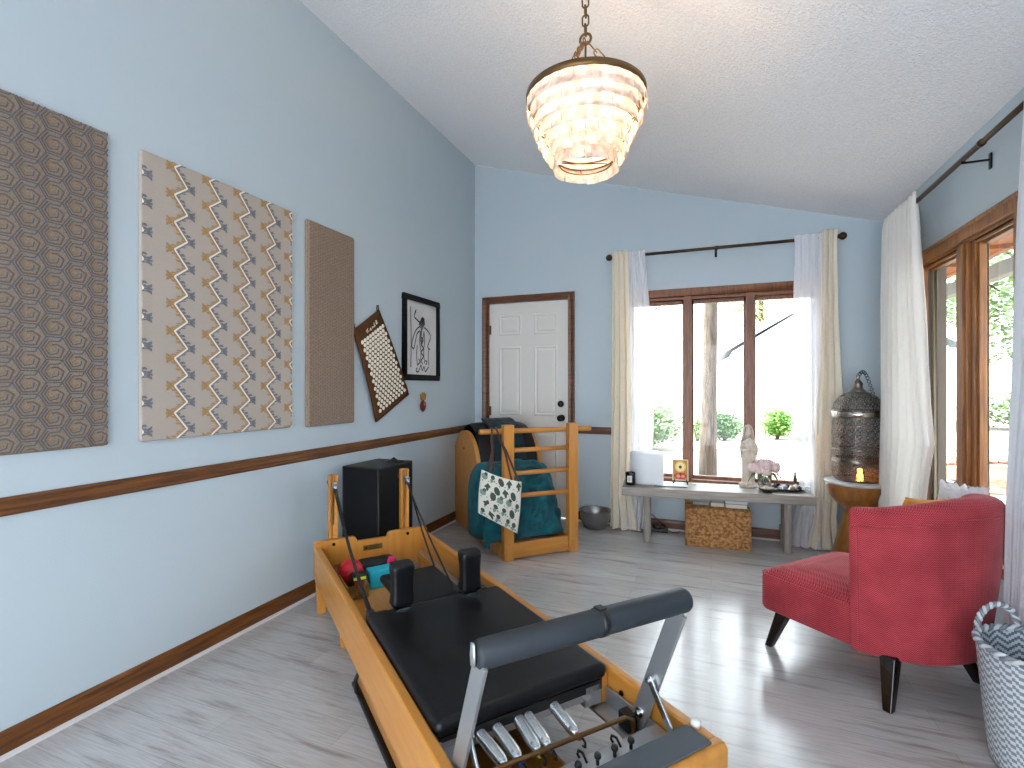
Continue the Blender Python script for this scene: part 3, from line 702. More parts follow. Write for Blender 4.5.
b.build('ball', mat('red_rubber', '#c01428', .45), t)
t = thing('strap_roll', 'black strap bundle with neon label in front of the red ball', 'strap', RW2(.412, .150, .2905), RT)
b = MB(); b.box(-.028, .028, -.04, .04, -.03, .025); b.build('wrapped_strap', CORD, t, bevel=.01)
b = MB(); b.box(.0285, .030, -.03, .03, -.002, .012); b.build('label_band', mat('neon_yellow', '#c8d94a', .5), t)
b = MB(); b.box(.0285, .031, -.025, .03, -.028, -.008); b.build('red_tab', mat('red_webbing', '#b3243a', .7), t)
t = thing('yoga_block', 'turquoise foam block beside the red ball in the reformer', 'block', RW2(.385, .275, .2225), RT+.04)
b = MB(); b.box(-.04, .04, -.072, .072, 0, .088); b.build('block', mat('turquoise_foam', '#12a6bd', .75, bump=.2, bscale=300), t, bevel=.005)
t = thing('hand_weights', 'black padded cuffs lying behind the turquoise block', 'cuff', RW2(.235, .30, .2225), RT)
b = MB(); b.box(-.05, .05, -.12, .09, 0, .092); b.build('cuff', CORD, t, bevel=.03, seg=3)
b = MB(); b.tube([(.052, -.02+.018*k, .065+.020*math.sin(k)) for k in range(6)], .010, 8); b.build('cuff_strap', CORD, t)
t = thing('pink_pouch', 'magenta pouch standing behind the turquoise block', 'pouch', RW2(.312, .335, .2225), RT)
b = MB(); b.hexa([(-.02, -.03, 0), (.02, -.03, 0), (.02, .03, 0), (-.02, .03, 0), (-.006, -.005, .115), (.006, -.005, .115), (.006, .028, .115), (-.006, .028, .115)]); b.build('pouch', mat('magenta_cloth', '#c2185b', .7), t, bevel=.006)

# long padded board stored under the reformer
t = thing('jump_board', 'wooden jump board with black edging stored on the floor under the reformer', 'board', RW2(1.43, .24, 0), RT)
b = MB(); b.box(-.60, .60, -.20, .22, .016, .130); b.build('board', mat('dark_honey_maple', '#93601f', .4, c2='#a06c2a', scale=2.5, stretch=(1.2, 14, 14)), t, bevel=.03, seg=3)
b = MB(); b.box(-.612, .612, -.212, .232, 0, .018); b.build('edging', BLACKP, t, bevel=.006)
b = MB(); b.tube([(-.52, -.212, .02), (-.52, -.216, .07), (-.50, -.20, .128), (-.50, .05, .131)], .008, 6); b.tube([(-.61, -.17, .02), (-.615, -.15, .07), (-.58, -.14, .128)], .008, 6); b.build('strap', CORD, t)

# tall black padded box in the corner between reformer and wall
t = thing('sitting_box', 'tall black vinyl box standing behind the reformer against the left wall', 'box', (-2.007, 2.72, 0))
b = MB(); b.box(-.138, .138, -.192, .178, 0, .742); bx = b.build('body', VINYL, t, bevel=.014, seg=3)
b = MB()
for x, y in ((.138, -.192), (-.138, -.192), (.138, .178)): b.tube([(x-math.copysign(.004, x), y-math.copysign(.004, y), .01), (x-math.copysign(.004, x), y-math.copysign(.004, y), .735)], .0042, 6)
b.tube([(.134, -.188, .738), (.134, .174, .738), (-.134, .174, .738), (-.134, -.188, .738)], .0042, 6, closed=True); b.build('piping', BLACKP, t)
b = MB(); b.tube([(.06, .02, .742), (.07, .06, .765), (.07, .10, .742)], .012, 8); b.build('handle', CORD, t)

# ------------------------------------------------------------------ ladder barrel (local: x across the ladder, y back towards the corner)
BO, BR = (-1.353, 3.279, 0), PI/4
bar = thing('ladder_barrel', 'maple pilates ladder barrel in the corner before the white door', 'ladder barrel', BO, BR)
def side_prof():
    P = [(1.20, .004), (1.20, .70)]
    for k in range(15):      # arc from the back edge over the top to the waist in front
        a = k/14*PI*.5; P.append((.92+.28*math.cos(a), .62+.235*math.sin(a)))
    for k in range(1, 13):
        a = PI/2+k/12*PI*.5; P.append((.92+.345*math.cos(a), .50+.355*math.sin(a)))
    P += [(.59, .36), (.64, .22), (.66, .12), (.64, .105), (.09, .105), (.09, .004)]
    return P
for x in (-.002, .555):
    b = MB(); b.prism(side_prof(), x, x+.034, 'x', smooth=False); b.build('side_panel', MAPLEV, bar)
    b = MB(); b.cyl((x-.003 if x < .1 else x+.034, .93, .70), (x+.002 if x < .1 else x+.037, .93, .70), .012, n=12); b.build('bolt', BLACKM, bar)
b = MB()
def barrel(u, v):
    a = -PI*.12+u*PI*1.18; w = .035+.518*v; e = 1-.05*(abs(2*v-1)**6)
    return (w, .92+(.275 if a < PI/2 else .335)*math.cos(a)*e, .55+.375*math.sin(a)*e)
b.grid(barrel, 40, 14)
b.build('barrel_pad', VINYL, bar)
for x in (-.008, .518):
    b = MB(); b.box(x, x+.078, -.006, .05, 0, .967); p = b.build('ladder_post', MAPLEV, bar, bevel=.005)
    b = MB(); b.box(x+.012, x+.066, -.012, .09, .0, .10); b.build('foot_block', MAPLEV, p, bevel=.004)
for z in (.455, .618, .783):
    b = MB(); b.cyl((.06, .022, z), (.53, .022, z), .017, n=16); b.build('rung', MAPLEH, bar)
b = MB(); b.box(.07, .518, .004, .036, .012, .122); b.build('bottom_rail', MAPLEH, bar, bevel=.005)
t = thing('wooden_dowel', 'long round wooden dowel resting across the top of the barrel ladder', 'dowel', BO, BR)
b = MB(); b.cyl((-.168, .071, .917), (.748, .071, .917), .0195, n=18); b.build('dowel', MAPLEH, t, bevel=.004)
for x in (.03, .557):
    b = MB(); b.box(x-.025, x+.025, .051, .072, .885, .897); b.build('dowel_hook', BLACKM, bar)

# teal blankets
TEAL = mat('teal_plush', '#02424d', .9, c2='#06626c', scale=9, bump=.3, bscale=60, sheen=.06)
TEALD = mat('deep_teal_plush', '#052029', .9, c2='#072c36', scale=7, bump=.3, bscale=60, sheen=.1)
def blanket(name, label, x0, x1, prof, nx=40, ny=60, amp=.012, seed=0, side=None, thick=.02, m=None):
    t = thing(name, label, 'blanket', BO, BR)
    # resample the profile
    L_ = [0]
    for p, q in zip(prof, prof[1:]): L_.append(L_[-1]+math.dist(p, q))
    def P(v):
        s = v*L_[-1]
        for i in range(len(prof)-1):
            if s <= L_[i+1]+1e-9:
                f = (s-L_[i])/(L_[i+1]-L_[i]); return (lerp(prof[i][0], prof[i+1][0], f), lerp(prof[i][1], prof[i+1][1], f))
        return prof[-1]
    def fn(u, v):
        y, z = P(v); x = lerp(x0, x1, u)
        p = Vector((x, y, z)); w = amp*noise.noise(Vector((x*9+seed, v*7, seed)))+amp*1.6*abs(noise.noise(Vector((x*15+v*9, v*7-x*8, seed+3))))
        n = Vector((0, -.8, .6)); p += n*w
        if side: p = side(u, v, p)
        return p
    b = MB(); b.grid(fn, nx, ny); b.build('plush', m or TEAL, t, solid=thick, subsurf=1)
    return t
blanket('plush_blanket', 'dark teal plush blanket strip draped over the front of the barrel', .15, .43,
        [(.93, .948), (.84, .944), (.74, .90), (.66, .83), (.605, .74), (.565, .62), (.555, .56)], 24, 36, .008, 2, m=TEALD)
def spill(u, v, p):
    # near edge folds down over the base rail to the floor; far edge rounds off
    if u < .22:
        k = (.22-u)/.22
        drop = (p.z-.06)*k**1.3
        p = Vector((lerp(p.x, -.055-.03*math.sin(v*9)-.05*(1-k)*0, min(1, k*1.6)), p.y+.02*k, p.z-drop*min(1, max(0, k-.25)/.75)))
    if u > .8:
        k = (u-.8)/.2; p = Vector((p.x, p.y+.05*k*k, p.z-.06*k*k*(1 if p.z > .3 else .3)))
    return p
blanket('plush_blanket', 'bright teal plush blanket heaped inside the ladder behind the lower rungs', -.055, .545,
        [(.60, .56), (.52, .615), (.42, .62), (.33, .585), (.27, .50), (.21, .38), (.16, .25), (.12, .14), (.115, .115)], 48, 60, .022, 7, spill, .03)

# tote bag hanging from the dowel
t = thing('tote_bag', 'white canvas tote bag printed with green cacti hanging from the wooden dowel', 'bag', (BO[0], BO[1], 0), BR)
def bagpt(u, v, off):
    # hangs tilted in front-left of the post; u across, v downward
    a = Vector((-.205, -.080, .680)); b_ = Vector((.083, -.100, .578)); c = Vector((-.225, -.070, .385)); d = Vector((.050, -.100, .222))
    p = (a*(1-u)+b_*u)*(1-v)+(c*(1-u)+d*u)*v
    p.z -= .022*math.sin(PI*u)*(1-v)*.6
    p.x += .010*math.sin(PI*v)*(2*u-1)
    bul = (.020*math.sin(PI*u)**.6*(.25+.75*math.sin(PI*min(1, v*.9+.08))))
    p.y += off*bul - (.006*math.sin(9*u+4*v) if abs(off) else 0)
    return p
CANV = mat('white_canvas', '#dedad0', .85, bump=.2, bscale=300); CACT = mat('cactus_green', '#3e5246', .85); CACL = mat('sage_green', '#7f948a', .85); HANDL = mat('brown_leather', '#4a2518', .55)
b = MB(); b.grid(lambda u, v: bagpt(u, v, -1), 24, 24); b.grid(lambda u, v: bagpt(u, v, 1), 24, 24); bag = b.build('bag_body', CANV, t)
b = MB(); random.seed(21)
def decal(mi, pts):
    b.mi = mi; P = [bagpt(min(.985, max(.015, u)), min(.985, max(.015, v)), -1)+Vector((-.0006, -.0018, 0)) for u, v in pts]
    b.add(P, [tuple(range(len(P)))])
def oval(mi, cu, cv, a, c, rot, n=10): decal(mi, [(cu+a*math.cos(2*PI*k/n)*math.cos(rot)-c*math.sin(2*PI*k/n)*math.sin(rot), cv+(a*math.cos(2*PI*k/n)*math.sin(rot)+c*math.sin(2*PI*k/n)*math.cos(rot))*.9) for k in range(n)])
def oval(mi, cu, cv, a, c, rot, n=10, o0=oval): o0(mi, cu, cv, a*1.45, c*1.35, rot, n)
for i in range(5):
    for j in range(5):
        u = (i+.5)/5+random.uniform(-.03, .03)+(.09 if j % 2 else 0); v = (j+.5)/5+random.uniform(-.03, .03)
        if u > 1: continue
        k = random.randrange(4); r = random.uniform(-.5, .5); Z = 1.35
        if k == 0:
            oval(0, u, v, .048, .075, r)
        elif k == 1:
            oval(0, u, v, .024, .075, r); oval(0, u-.04, v-.012, .015, .034, r+.5); oval(0, u+.04, v-.03, .015, .034, r-.5)
        elif k == 2:
            oval(1, u, v, .05, .058, r); oval(0, u+.028, v-.062, .026, .032, r)
        else:
            oval(0, u, v-.02, .036, .042, r); oval(1, u-.02, v+.055, .03, .03, r); oval(1, u+.05, v+.05, .016, .018, r)
        oval(1, u+.10, v+.075, .012, .012, 0, 6); oval(0, u-.03, v+.10, .012, .010, 0, 6)
b.build('cactus_print', [CACT, CACL], bag, fixn=False)
for pts in ([(-.165, -.098, .665), (-.12, -.06, .80), (-.080, .050, .935), (-.078, .072, .9405), (-.075, .10, .93), (-.08, .04, .80), (-.11, -.05, .655)],
            [(.0, -.118, .60), (-.02, -.05, .78), (-.045, .048, .934), (-.042, .072, .9405), (-.04, .098, .93), (.0, -.03, .78), (.055, -.116, .585)]):
    P = []
    for i in range(len(pts)-1):
        for k in range(6): P.append(tuple(lerp(pts[i][j], pts[i+1][j], k/6) for j in range(3)))
    P.append(pts[-1]); b = MB(); b.tube(P, .0075, 8); b.build('handle', HANDL, t)

# steel bowl on the floor
t = thing('steel_bowl', 'stainless steel bowl on the floor under the left curtain', 'bowl', (-.95, 4.385, 0))
b = MB(); b.lathe([(0, .004), (.075, .004), (.082, .0), (.09, .006), (.118, .05), (.130, .10), (.134, .150), (.140, .153), (.139, .157), (.131, .154), (.126, .10), (.114, .052), (.085, .012), (0, .010)], 40); b.build('bowl', mat('brushed_steel', '#a7a9ab', .28, metal=1), t)

# ------------------------------------------------------------------ bench under the back window
GREYW = mat('weathered_wood', '#8b837b', .42, c2='#a39b92', scale=3, stretch=(2, 20, 20), bump=.12)
GREYV = mat('weathered_wood_upright', '#857d74', .62, c2='#a0988f', scale=3, stretch=(20, 20, 2), bump=.15)
BNR = math.atan2(.154, 1.363); BN = (-.654, 4.015)
def bw(x, y, z=.4455): p = rot2((x, y), BNR); return (BN[0]+p[0], BN[1]+p[1], z)
bench = thing('bench', 'long weathered grey wooden bench under the back window', 'bench', (*BN, 0), BNR)
b = MB(); b.box(0, 1.372, 0, .345, .378, .445); b.build('bench_top', GREYW, bench, bevel=.006)
for x, x2 in ((.158, .168), (1.172, 1.20)):
    for y0, y1, xx in ((.095, .11, x), (.29, .275, x2)):
        b = MB(); b.bar((xx+.03, y0, 0), (xx+.03, y1, .379), .055, .05, up=(1, 0, 0)); b.build('leg', GREYV, bench, bevel=.005)
    b = MB(); b.box(x+.014, x+.05, .12, .275, .12, .165); b.build('stretcher', GREYV, bench, bevel=.004)

t = thing('candle', 'black glass candle jar with white label at the left end of the bench', 'candle', bw(.060, .11))
b = MB(); b.lathe([(0, 0), (.036, 0), (.039, .004), (.039, .098), (.037, .101), (.035, .098), (.035, .07), (0, .07)], 28); b.build('jar', mat('black_glass', '#0d0d0f', .12), t)
b = MB(); b.lathe([(0, .071), (.0345, .071)], 24, caps=False); b.cyl((0, 0, .07), (0, 0, .084), .0015, n=6); b.build('wax', WHITEP, t)
b = MB(); b.grid(lambda u, v: (.0395*math.sin((u-.5)*1.05-.06), -.0395*math.cos((u-.5)*1.05-.06), .025+.052*v), 10, 2); lb = b.build('paper_label', WHITEP, t)
b = MB()
for z, w in ((.060, .16), (.053, .28), (.044, .2), (.036, .24)): b.grid(lambda u, v: (.0399*math.sin((u-.5)*w*2-.06), -.0399*math.cos((u-.5)*w*2-.06), z+.003*v), 6, 1)
b.build('label_print', mat('grey_print', '#4c4c50', .7), lb, fixn=False)
t = thing('drum_lamp', 'white rounded drum lamp standing on the bench beside the candle', 'lamp', bw(.188, .235))
b = MB(); b.lathe([(0, .004), (.120, .004), (.130, .012), (.134, .03), (.1345, .225), (.130, .245), (.118, .256), (0, .258)], 40); b.build('shade', mat('matte_white', '#e4e9ee', .5), t)
b = MB(); b.lathe([(0, 0), (.115, 0), (.115, .005), (0, .005)], 32); b.build('base', WHITEP, t)
t = thing('oracle_card', 'small card with a golden sun and red flower on a mini easel', 'card', bw(.452, .235), BNR)
tl = MB(); tl.at(0, 0, .03, rx=-.16)
tl.box(-.062, .062, -.002, .002, 0, .170); card = tl.build('card', mat('cream_card', '#e8dcc0', .6), t)
pm = [mat('card_ochre', '#b8874a', .7), mat('card_gold', '#e8bd5a', .7), mat('card_brown', '#6b3d1e', .7), mat('card_red', '#c94a3a', .7), mat('card_pink', '#e59a86', .7), mat('card_cream', '#efe0a8', .7)]
tl = MB(); tl.at(0, 0, .03, rx=-.16)
def disc(mi, cx, cz, rx, rz, y, n=20, w=0): tl.mi = mi; tl.quad(*[(cx+rx*(1+w*math.cos(k*PI))*math.cos(2*PI*k/n), y, cz+rz*(1+w*math.cos(k*PI))*math.sin(2*PI*k/n)) for k in range(n)])
tl.mi = 0; tl.quad((-.055, -.0024, .007), (.055, -.0024, .007), (.055, -.0024, .163), (-.055, -.0024, .163))
disc(1, 0, .11, .044, .046, -.0027); disc(5, 0, .11, .034, .036, -.003, 24, .12); disc(2, 0, .108, .012, .013, -.0034)
disc(3, 0, .038, .05, .026, -.0028, 16, .08); disc(4, -.015, .036, .016, .014, -.0032); disc(4, .02, .034, .014, .011, -.0032); disc(2, 0, .05, .008, .012, -.0033)
tl.build('card_picture', pm, card, fixn=False)
b = MB()
for s in (-1, 1):
    b.tube([(s*.055, .05, .004), (s*.045, .012, .035), (s*.05, -.02, .030), (s*.055, -.034, .012), (s*.045, -.035, .004)], .005, 6); b.tube([(s*.05, -.03, .018), (s*.05, -.036, .034), (s*.043, -.036, .042)], .004, 6)
b.tube([(-.05, .0, .026), (.05, .0, .026)], .004, 6); b.build('easel', BLACKM, t)
t = thing('flat_tray', 'thin white rectangular slab with grey front edge lying flat on the bench', 'tray', bw(.375, .14), BNR)
b = MB(); b.box(-.14, .125, -.055, .075, 0, .011); b.build('slab', mat('glossy_white', '#e8ecf0', .25), t, bevel=.003)
b = MB(); b.box(-.136, .121, -.0575, -.054, .001, .009); b.build('front_edge', mat('grey_edge', '#6f767c', .5), t)
t = thing('white_pebble', 'tiny white pebble in the middle of the bench top', 'pebble', bw(.56, .235))
b = MB(); b.ball((0, 0, .007), .016, 12, sz=.45); b.build('pebble', WHITEP, t)

# stone figure
STONE = mat('pale_stone', '#d3c5b3', .8, c2='#e0d5c7', scale=14, bump=.25, bscale=60)
t = thing('stone_statue', 'pale standing stone figure in a hooded robe between the window panes', 'statue', bw(.965, .27), BNR); t.scale = (.82, .82, 1)
secs = [(.0, .070, .055), (.015, .074, .058), (.03, .066, .052), (.045, .058, .046), (.06, .056, .045), (.12, .053, .042), (.20, .055, .043), (.27, .060, .045), (.31, .064, .047), (.345, .060, .043), (.365, .048, .036), (.378, .026, .026), (.39, .022, .023)]
def body(u, v):
    i = min(int(v*(len(secs)-1)), len(secs)-2); f = v*(len(secs)-1)-i
    z, rx, ry = (lerp(secs[i][k], secs[i+1][k], f) for k in range(3))
    a = 2*PI*u; fold = 1+(.05*math.sin(11*a+z*14)+.03*math.sin(5*a)) * (1 if .03 < z < .3 else .2)
    return (rx*fold*math.cos(a), ry*fold*math.sin(a), z)
b = MB(); b.grid(body, 40, 48, cu=True)
b.ball((0, -.002, .425), .030, 18, sx=.92, sz=1.25); b.ball((0, -.030, .418), .006, 8, sz=1.6)       # head and nose
b.ball((0, .004, .447), .026, 14, sx=.9, sz=1.0); b.ball((0, .006, .475), .015, 12)                 # topknot
b.build('figure', STONE, t)
b = MB()    # veil behind the head, down to the shoulders
b.grid(lambda u, v: ((.044+.020*max(0, v-.5)*2)*math.cos(PI*u)*(math.sin(min(1, v*2.4)*PI/2)**.55 if v > 0 else 0), .004+(.034)*math.sin(PI*u)*math.sin(min(1, v*2.4)*PI/2), .494-.15*v), 18, 14)
b.build('veil', STONE, t, solid=.010)
b = MB()
for s in (-1, 1):   # sleeves meet in front of the chest, hands hold a band
    b.tube([(s*.056, .0, .345), (s*.068, -.012, .305), (s*.062, -.035, .285), (s*.030, -.056, .300), (s*.006, -.062, .306)], [.016, .020, .021, .016, .010], 12)
    b.tube([(s*.058, -.03, .284), (s*.060, -.028, .24), (s*.055, -.024, .20)], [.018, .013, .004], 8)
    for k in range(4): b.tube([(s*.010, -.062, .300+.004*k), (s*.002, -.068, .306+.005*k), (-s*.004, -.066, .310+.005*k)], .0036, 6)
b.build('sleeves', STONE, t)
b = MB(); b.tube([(-.05, -.045, .325), (-.02, -.058, .318), (.02, -.058, .318), (.05, -.045, .325)], .006, 8); b.tube([(0, -.058, .318), (0, -.056, .2), (0, -.055, .10)], [.007, .008, .003], 8); b.build('sash', STONE, t)
b = MB(); b.lathe([(0, 0), (.076, 0), (.080, .008), (.072, .018), (0, .018)], 24, sy=.8)
for k in range(14): a = 2*PI*k/14; b.ball((.070*math.cos(a), .056*math.sin(a), .016), .016, 8, sz=1.1)
b.build('lotus_base', STONE, t)

# peonies in a glass vase
vs_ = thing('peony_vase', 'round glass vase of pale pink peonies on the bench', 'vase', bw(1.068, .20), BNR); vs_.scale = (.86, .86, 1)
VG = bpy.data.materials.new('vase_glass'); VG.use_nodes = True
vb = VG.node_tree.nodes['Principled BSDF']; vb.inputs['Base Color'].default_value = (.75, .78, .74, 1); vb.inputs['Transmission Weight'].default_value = .85; vb.inputs['Roughness'].default_value = .05; vb.inputs['IOR'].default_value = 1.3
b = MB(); b.lathe([(0, .003), (.035, .0), (.045, .008), (.052, .035), (.048, .065), (.036, .085), (.038, .092), (.035, .092), (.033, .084), (.045, .062), (.048, .035), (.041, .012), (0, .008)], 28); b.build('vase', VG, vs_)
PET = mat('blush_petal', '#e2c3c4', .7, c2='#efdcdb', scale=40); LEAF = mat('dark_leaf', '#3a4a2c', .55, c2='#55683c', scale=20); STEM = mat('green_stem', '#465a33', .6)
random.seed(3)
for i, (x, y, z, r) in enumerate(((-.085, -.01, .165, .052), (.0, -.03, .190, .058), (.075, .0, .170, .054), (-.035, .045, .185, .050), (.04, .05, .185, .048), (.0, -.055, .140, .040), (-.055, -.05, .15, .038))):
    b = MB(); c = Vector((x, y, z))
    for L in range(4):
        m = (5, 7, 8, 9)[L]; rr = r*(.4+.2*L); op = .25+.28*L
        for k in range(m):
            a0 = 2*PI*(k+.5*L)/m+random.uniform(-.15, .15); wd = 1.5*PI/m
            def pf(u, v, a0=a0, rr=rr, op=op, wd=wd):
                el = -.9+(1.25+.5*(1-op))*v*1.6; w = math.sin(PI*min(1, .15+.85*v)*.75+.3)
                a = a0+(u-.5)*2*wd*w*.75; ro = rr*(1+.12*math.sin(6*u)*v)*(1-.25*(1-op)*v)
                return c+Vector((ro*math.cos(el)*math.cos(a), ro*math.cos(el)*math.sin(a), ro*math.sin(el)*.85))
            b.grid(pf, 5, 5)
    fl = b.build('bloom', PET, vs_, solid=.0015)
    b = MB(); b.tube([(x*.15, y*.15, .012), (x*.5, y*.5, .10), (x*.9, y*.9, z-r*.4)], .003, 6); b.build('stem', STEM, vs_)
for i, (a, l, z, dr_) in enumerate(((-.2, .15, .10, -.05), (.25, .13, .12, -.06), (2.6, .11, .10, -.04), (3.4, .12, .11, -.06), (-1.3, .09, .11, -.05), (-2.2, .1, .12, -.06), (-.75, .10, .115, -.055), (4.1, .09, .09, -.03), (.9, .1, .12, 0))):
    d = Vector((math.cos(a), math.sin(a), 0)); s = Vector((-math.sin(a), math.cos(a), 0)); b = MB()
    b.grid(lambda u, v: d*(.03+l*v)+s*(u-.5)*.05*math.sin(PI*min(1, .05+v*.95))+Vector((0, 0, z+.03*math.sin(PI*v*.8)+dr_*v*v*1.3+.008*abs(u-.5))), 4, 8); b.build('leaf', LEAF, vs_, solid=.001)
t = thing('shell_dish', 'small dish of tan shells in front of the vase', 'dish', bw(1.06, .07))
b = MB(); b.lathe([(0, .006), (.02, .0), (.026, .0), (.03, .01), (.05, .024), (.056, .032), (.053, .033), (.046, .026), (.02, .013), (0, .012)], 24, sx=1.15); b.build('dish', mat('dark_glaze', '#51483c', .35), t)
SHL = mat('tan_shell', '#c39a63', .6, c2='#e6d9bf', scale=30)
for i, (x, y, z, r) in enumerate(((-.026, -.01, .035, .018), (.008, -.016, .038, .020), (.030, .008, .036, .016), (-.006, .018, .040, .018))):
    s = tag(MB().at(0, 0, 0).ball((0, 0, 0), r, 12, sx=1.3, sz=.6).build('shell', SHL), 'tan shell heaped in the small dish in front of the vase', 'shell', 'shells in the small dish'); p = bw(1.06, .07); s.location = (p[0]+x, p[1]+y, p[2]+z-.002)
# silver tray with crystals
t = thing('silver_tray', 'oval dark silver tray of crystals at the right end of the bench', 'tray', bw(1.215, .185), BNR)
b = MB(); b.lathe([(0, .006), (.115, .006), (.125, .012), (.140, .020), (.141, .024), (.126, .018), (.112, .011), (0, .011)], 40, sy=.62); b.build('tray', mat('tarnished_silver', '#6c6a6a', .3, metal=.9), t)
b = MB()
for s in (-1, 1): b.tube([(s*.135, -.025, .020), (s*.155, -.02, .028), (s*.158, .0, .03), (s*.155, .02, .028), (s*.135, .025, .020)], .004, 6)
b.build('handle', STEEL, t)
CR = [('smoky grey crystal', '#55555c'), ('white crystal', '#dcdcdc'), ('black crystal', '#202024'), ('pale blue crystal', '#a9b6c4'), ('tan crystal', '#b59a78')]
for i, (x, y, r, k) in enumerate(((-.085, -.02, .020, 0), (-.05, -.045, .017, 1), (-.045, .012, .023, 2), (-.01, -.03, .018, 3), (.01, .02, .021, 0), (.035, -.035, .018, 4), (.065, .0, .02, 1), (.09, -.015, .016, 2), (-.08, .025, .018, 3))):
    random.seed(50+i); bm = bmesh.new(); bmesh.ops.create_icosphere(bm, subdivisions=1, radius=r)
    for v in bm.verts: v.co *= random.uniform(.75, 1.25); v.co.z *= 1.15
    me = bpy.data.meshes.new('crystal'); bm.to_mesh(me); bm.free(); me.materials.append(mat('crystal_%d' % i, CR[k][1], .2)); o = bpy.data.objects.new('crystal', me); COL.objects.link(o)
    pos = ('at the left tip', 'at the front left', 'large, left of the middle', 'front, just left of centre', 'large, in the middle', 'front, right of centre', 'right of the middle', 'at the right tip', 'at the back left')[i]
    o.location = bw(1.215+x, .185+y, .4455+.011+r*.86); tag(o, CR[k][0]+' on the silver tray, '+pos, 'crystal', 'crystals on the silver tray')
t = thing('incense_holder', 'small dark upright figurine standing behind the crystals', 'figurine', bw(1.30, .275))
b = MB(); b.lathe([(0, 0), (.028, 0), (.028, .008), (.012, .014), (.010, .05), (.014, .075), (.010, .095), (.006, .11), (.008, .118), (.005, .13), (0, .134)], 16); b.build('body', mat('verdigris_bronze', '#4d4a42', .5, metal=.5), t)

# rattan chest and books
RAT = mat('seagrass', '#80552b', .7, c2='#c0905a', scale=45, lo=.38, hi=.62, bump=.3, bscale=90)
RATD = mat('seagrass_edge', '#8a5f33', .7, c2='#b98a52', scale=30, bump=.3)
ch = thing('seagrass_chest', 'woven seagrass chest on the floor under the bench', 'chest', (-.177, 4.135, 0), math.atan2(.022, .449))
CW, CD, CH = .45, .34, .262
def braid(u, v, w, h, rows):
    r = v*rows; fr = r-math.floor(r); ph = u*w*42+(math.floor(r) % 2)*PI
    return .013*math.sin(PI*fr)**.6*(.5+.5*math.sin(ph+(fr-.5)*3.0*(1 if int(r) % 2 else -1)))
b = MB()
for (o, d, n_, w) in (((0, 0), (1, 0), (0, -1), CW), ((CW, 0), (0, 1), (1, 0), CD), ((CW, CD), (-1, 0), (0, 1), CW), ((0, CD), (0, -1), (-1, 0), CD)):
    b.grid(lambda u, v: (o[0]+d[0]*u*w+n_[0]*braid(u, v, w, CH, 13), o[1]+d[1]*u*w+n_[1]*braid(u, v, w, CH, 13), .004+v*CH), int(w*230), 78)
b.box(.004, CW-.004, .004, CD-.004, 0, .01)
b.build('basket_body', RAT, ch)
b = MB()
b.grid(lambda u, v: (-.006+u*(CW+.012), -.006+v*(CD+.012), .293+braid(u, v, CW, CD, 14)*.8), 100, 84)
for k in range(2):
    z = .272+.017*k
    P = [(-.006, -.006, z), (CW/2, -.008, z), (CW+.006, -.006, z), (CW+.006, CD+.006, z), (-.006, CD+.006, z)]
    b.tube(P, .0095, 8, closed=True)
b.build('lid', RAT, ch)
b = MB()
for x, y in ((0, 0), (CW, 0), (CW, CD), (0, CD)): b.tube([(x, y, .003), (x, y, .265)], .010, 8)
b.tube([(0, 0, .01), (CW, 0, .01), (CW, CD, .01), (0, CD, .01)], .010, 8, closed=True); b.build('edging', RATD, ch)
PAGE = mat('book_pages', '#d8cfc0', .8)
def book(label, x, y, z, rz, w, d, h, cov, pagec=None, group='books on the seagrass chest'):
    t = thing('book', label, 'book', (x, y, z), rz, group); c = mat('cover_'+cov[1:], cov, .55)
    b = MB(); b.box(0, w, 0, d, 0, .0025); b.box(0, w, 0, d, h-.0025, h); b.box(0, .0025, 0, d, .0025, h-.0025); b.build('cover', c, t)
    b = MB(); b.box(.0025, w-.004, .003, d-.003, .0026, h-.0026); b.build('page_block', mat('pages_'+pagec[1:], pagec, .8) if pagec else PAGE, t)
Z = .305
book('grey book, lower of the pair at the left of the chest lid', -.135, 4.225, Z, .03, .125, .15, .028, '#6d7076', '#a9a49b')
book('slate blue book lying slanted on the grey book at the left', -.165, 4.215, Z+.0285, -.02, .165, .17, .026, '#51606f', '#8e96a0')
book('cream book, lower of the middle pair on the chest lid', -.002, 4.215, Z, .02, .10, .15, .030, '#cdbfa8', '#d9cdb8')
book('grey book, upper of the middle pair under the black case', .002, 4.205, Z+.0305, .0, .098, .16, .026, '#7b7f88', '#8b8e95')
t = thing('black_case', 'slim black case on top of the middle books under the bench', 'case', (.008, 4.25, Z+.057), .05)
b = MB(); b.box(0, .09, 0, .12, 0, .018); b.build('case', BLACKP, t, bevel=.004)
book('cream paperback, lower of the right pair on the chest lid', .105, 4.205, Z, .03, .155, .17, .030, '#d2c6b0', '#e0d6c4')
book('white and navy book, upper of the right pair on the chest lid', .10, 4.20, Z+.0305, .06, .165, .18, .030, '#2c3d5a', '#cfd6df')
# power strip
t = thing('power_strip', 'black power strip with plugs on the floor left of the chest', 'power strip', (-.43, 4.45, 0), .1)
b = MB(); b.box(-.09, .09, -.025, .025, 0, .03); b.build('strip', BLACKP, t, bevel=.006)
for x in (-.05, 0, .05): b = MB(); b.box(x-.014, x+.014, -.018, .018, .03, .055); b.build('plug', mat('plug_grey', '#2d2d30', .5), t, bevel=.004)
b = MB(); b.tube([(-.05, 0, .054), (-.06, .01, .10), (-.04, .03, .14), (.0, .02, .10), (.05, 0, .054)], .004, 6); b.tube([(.09, 0, .015), (.13, -.02, .006), (.17, .0, .005), (.19, .03, .005)], .004, 6); b.build('cord', CORD, t)

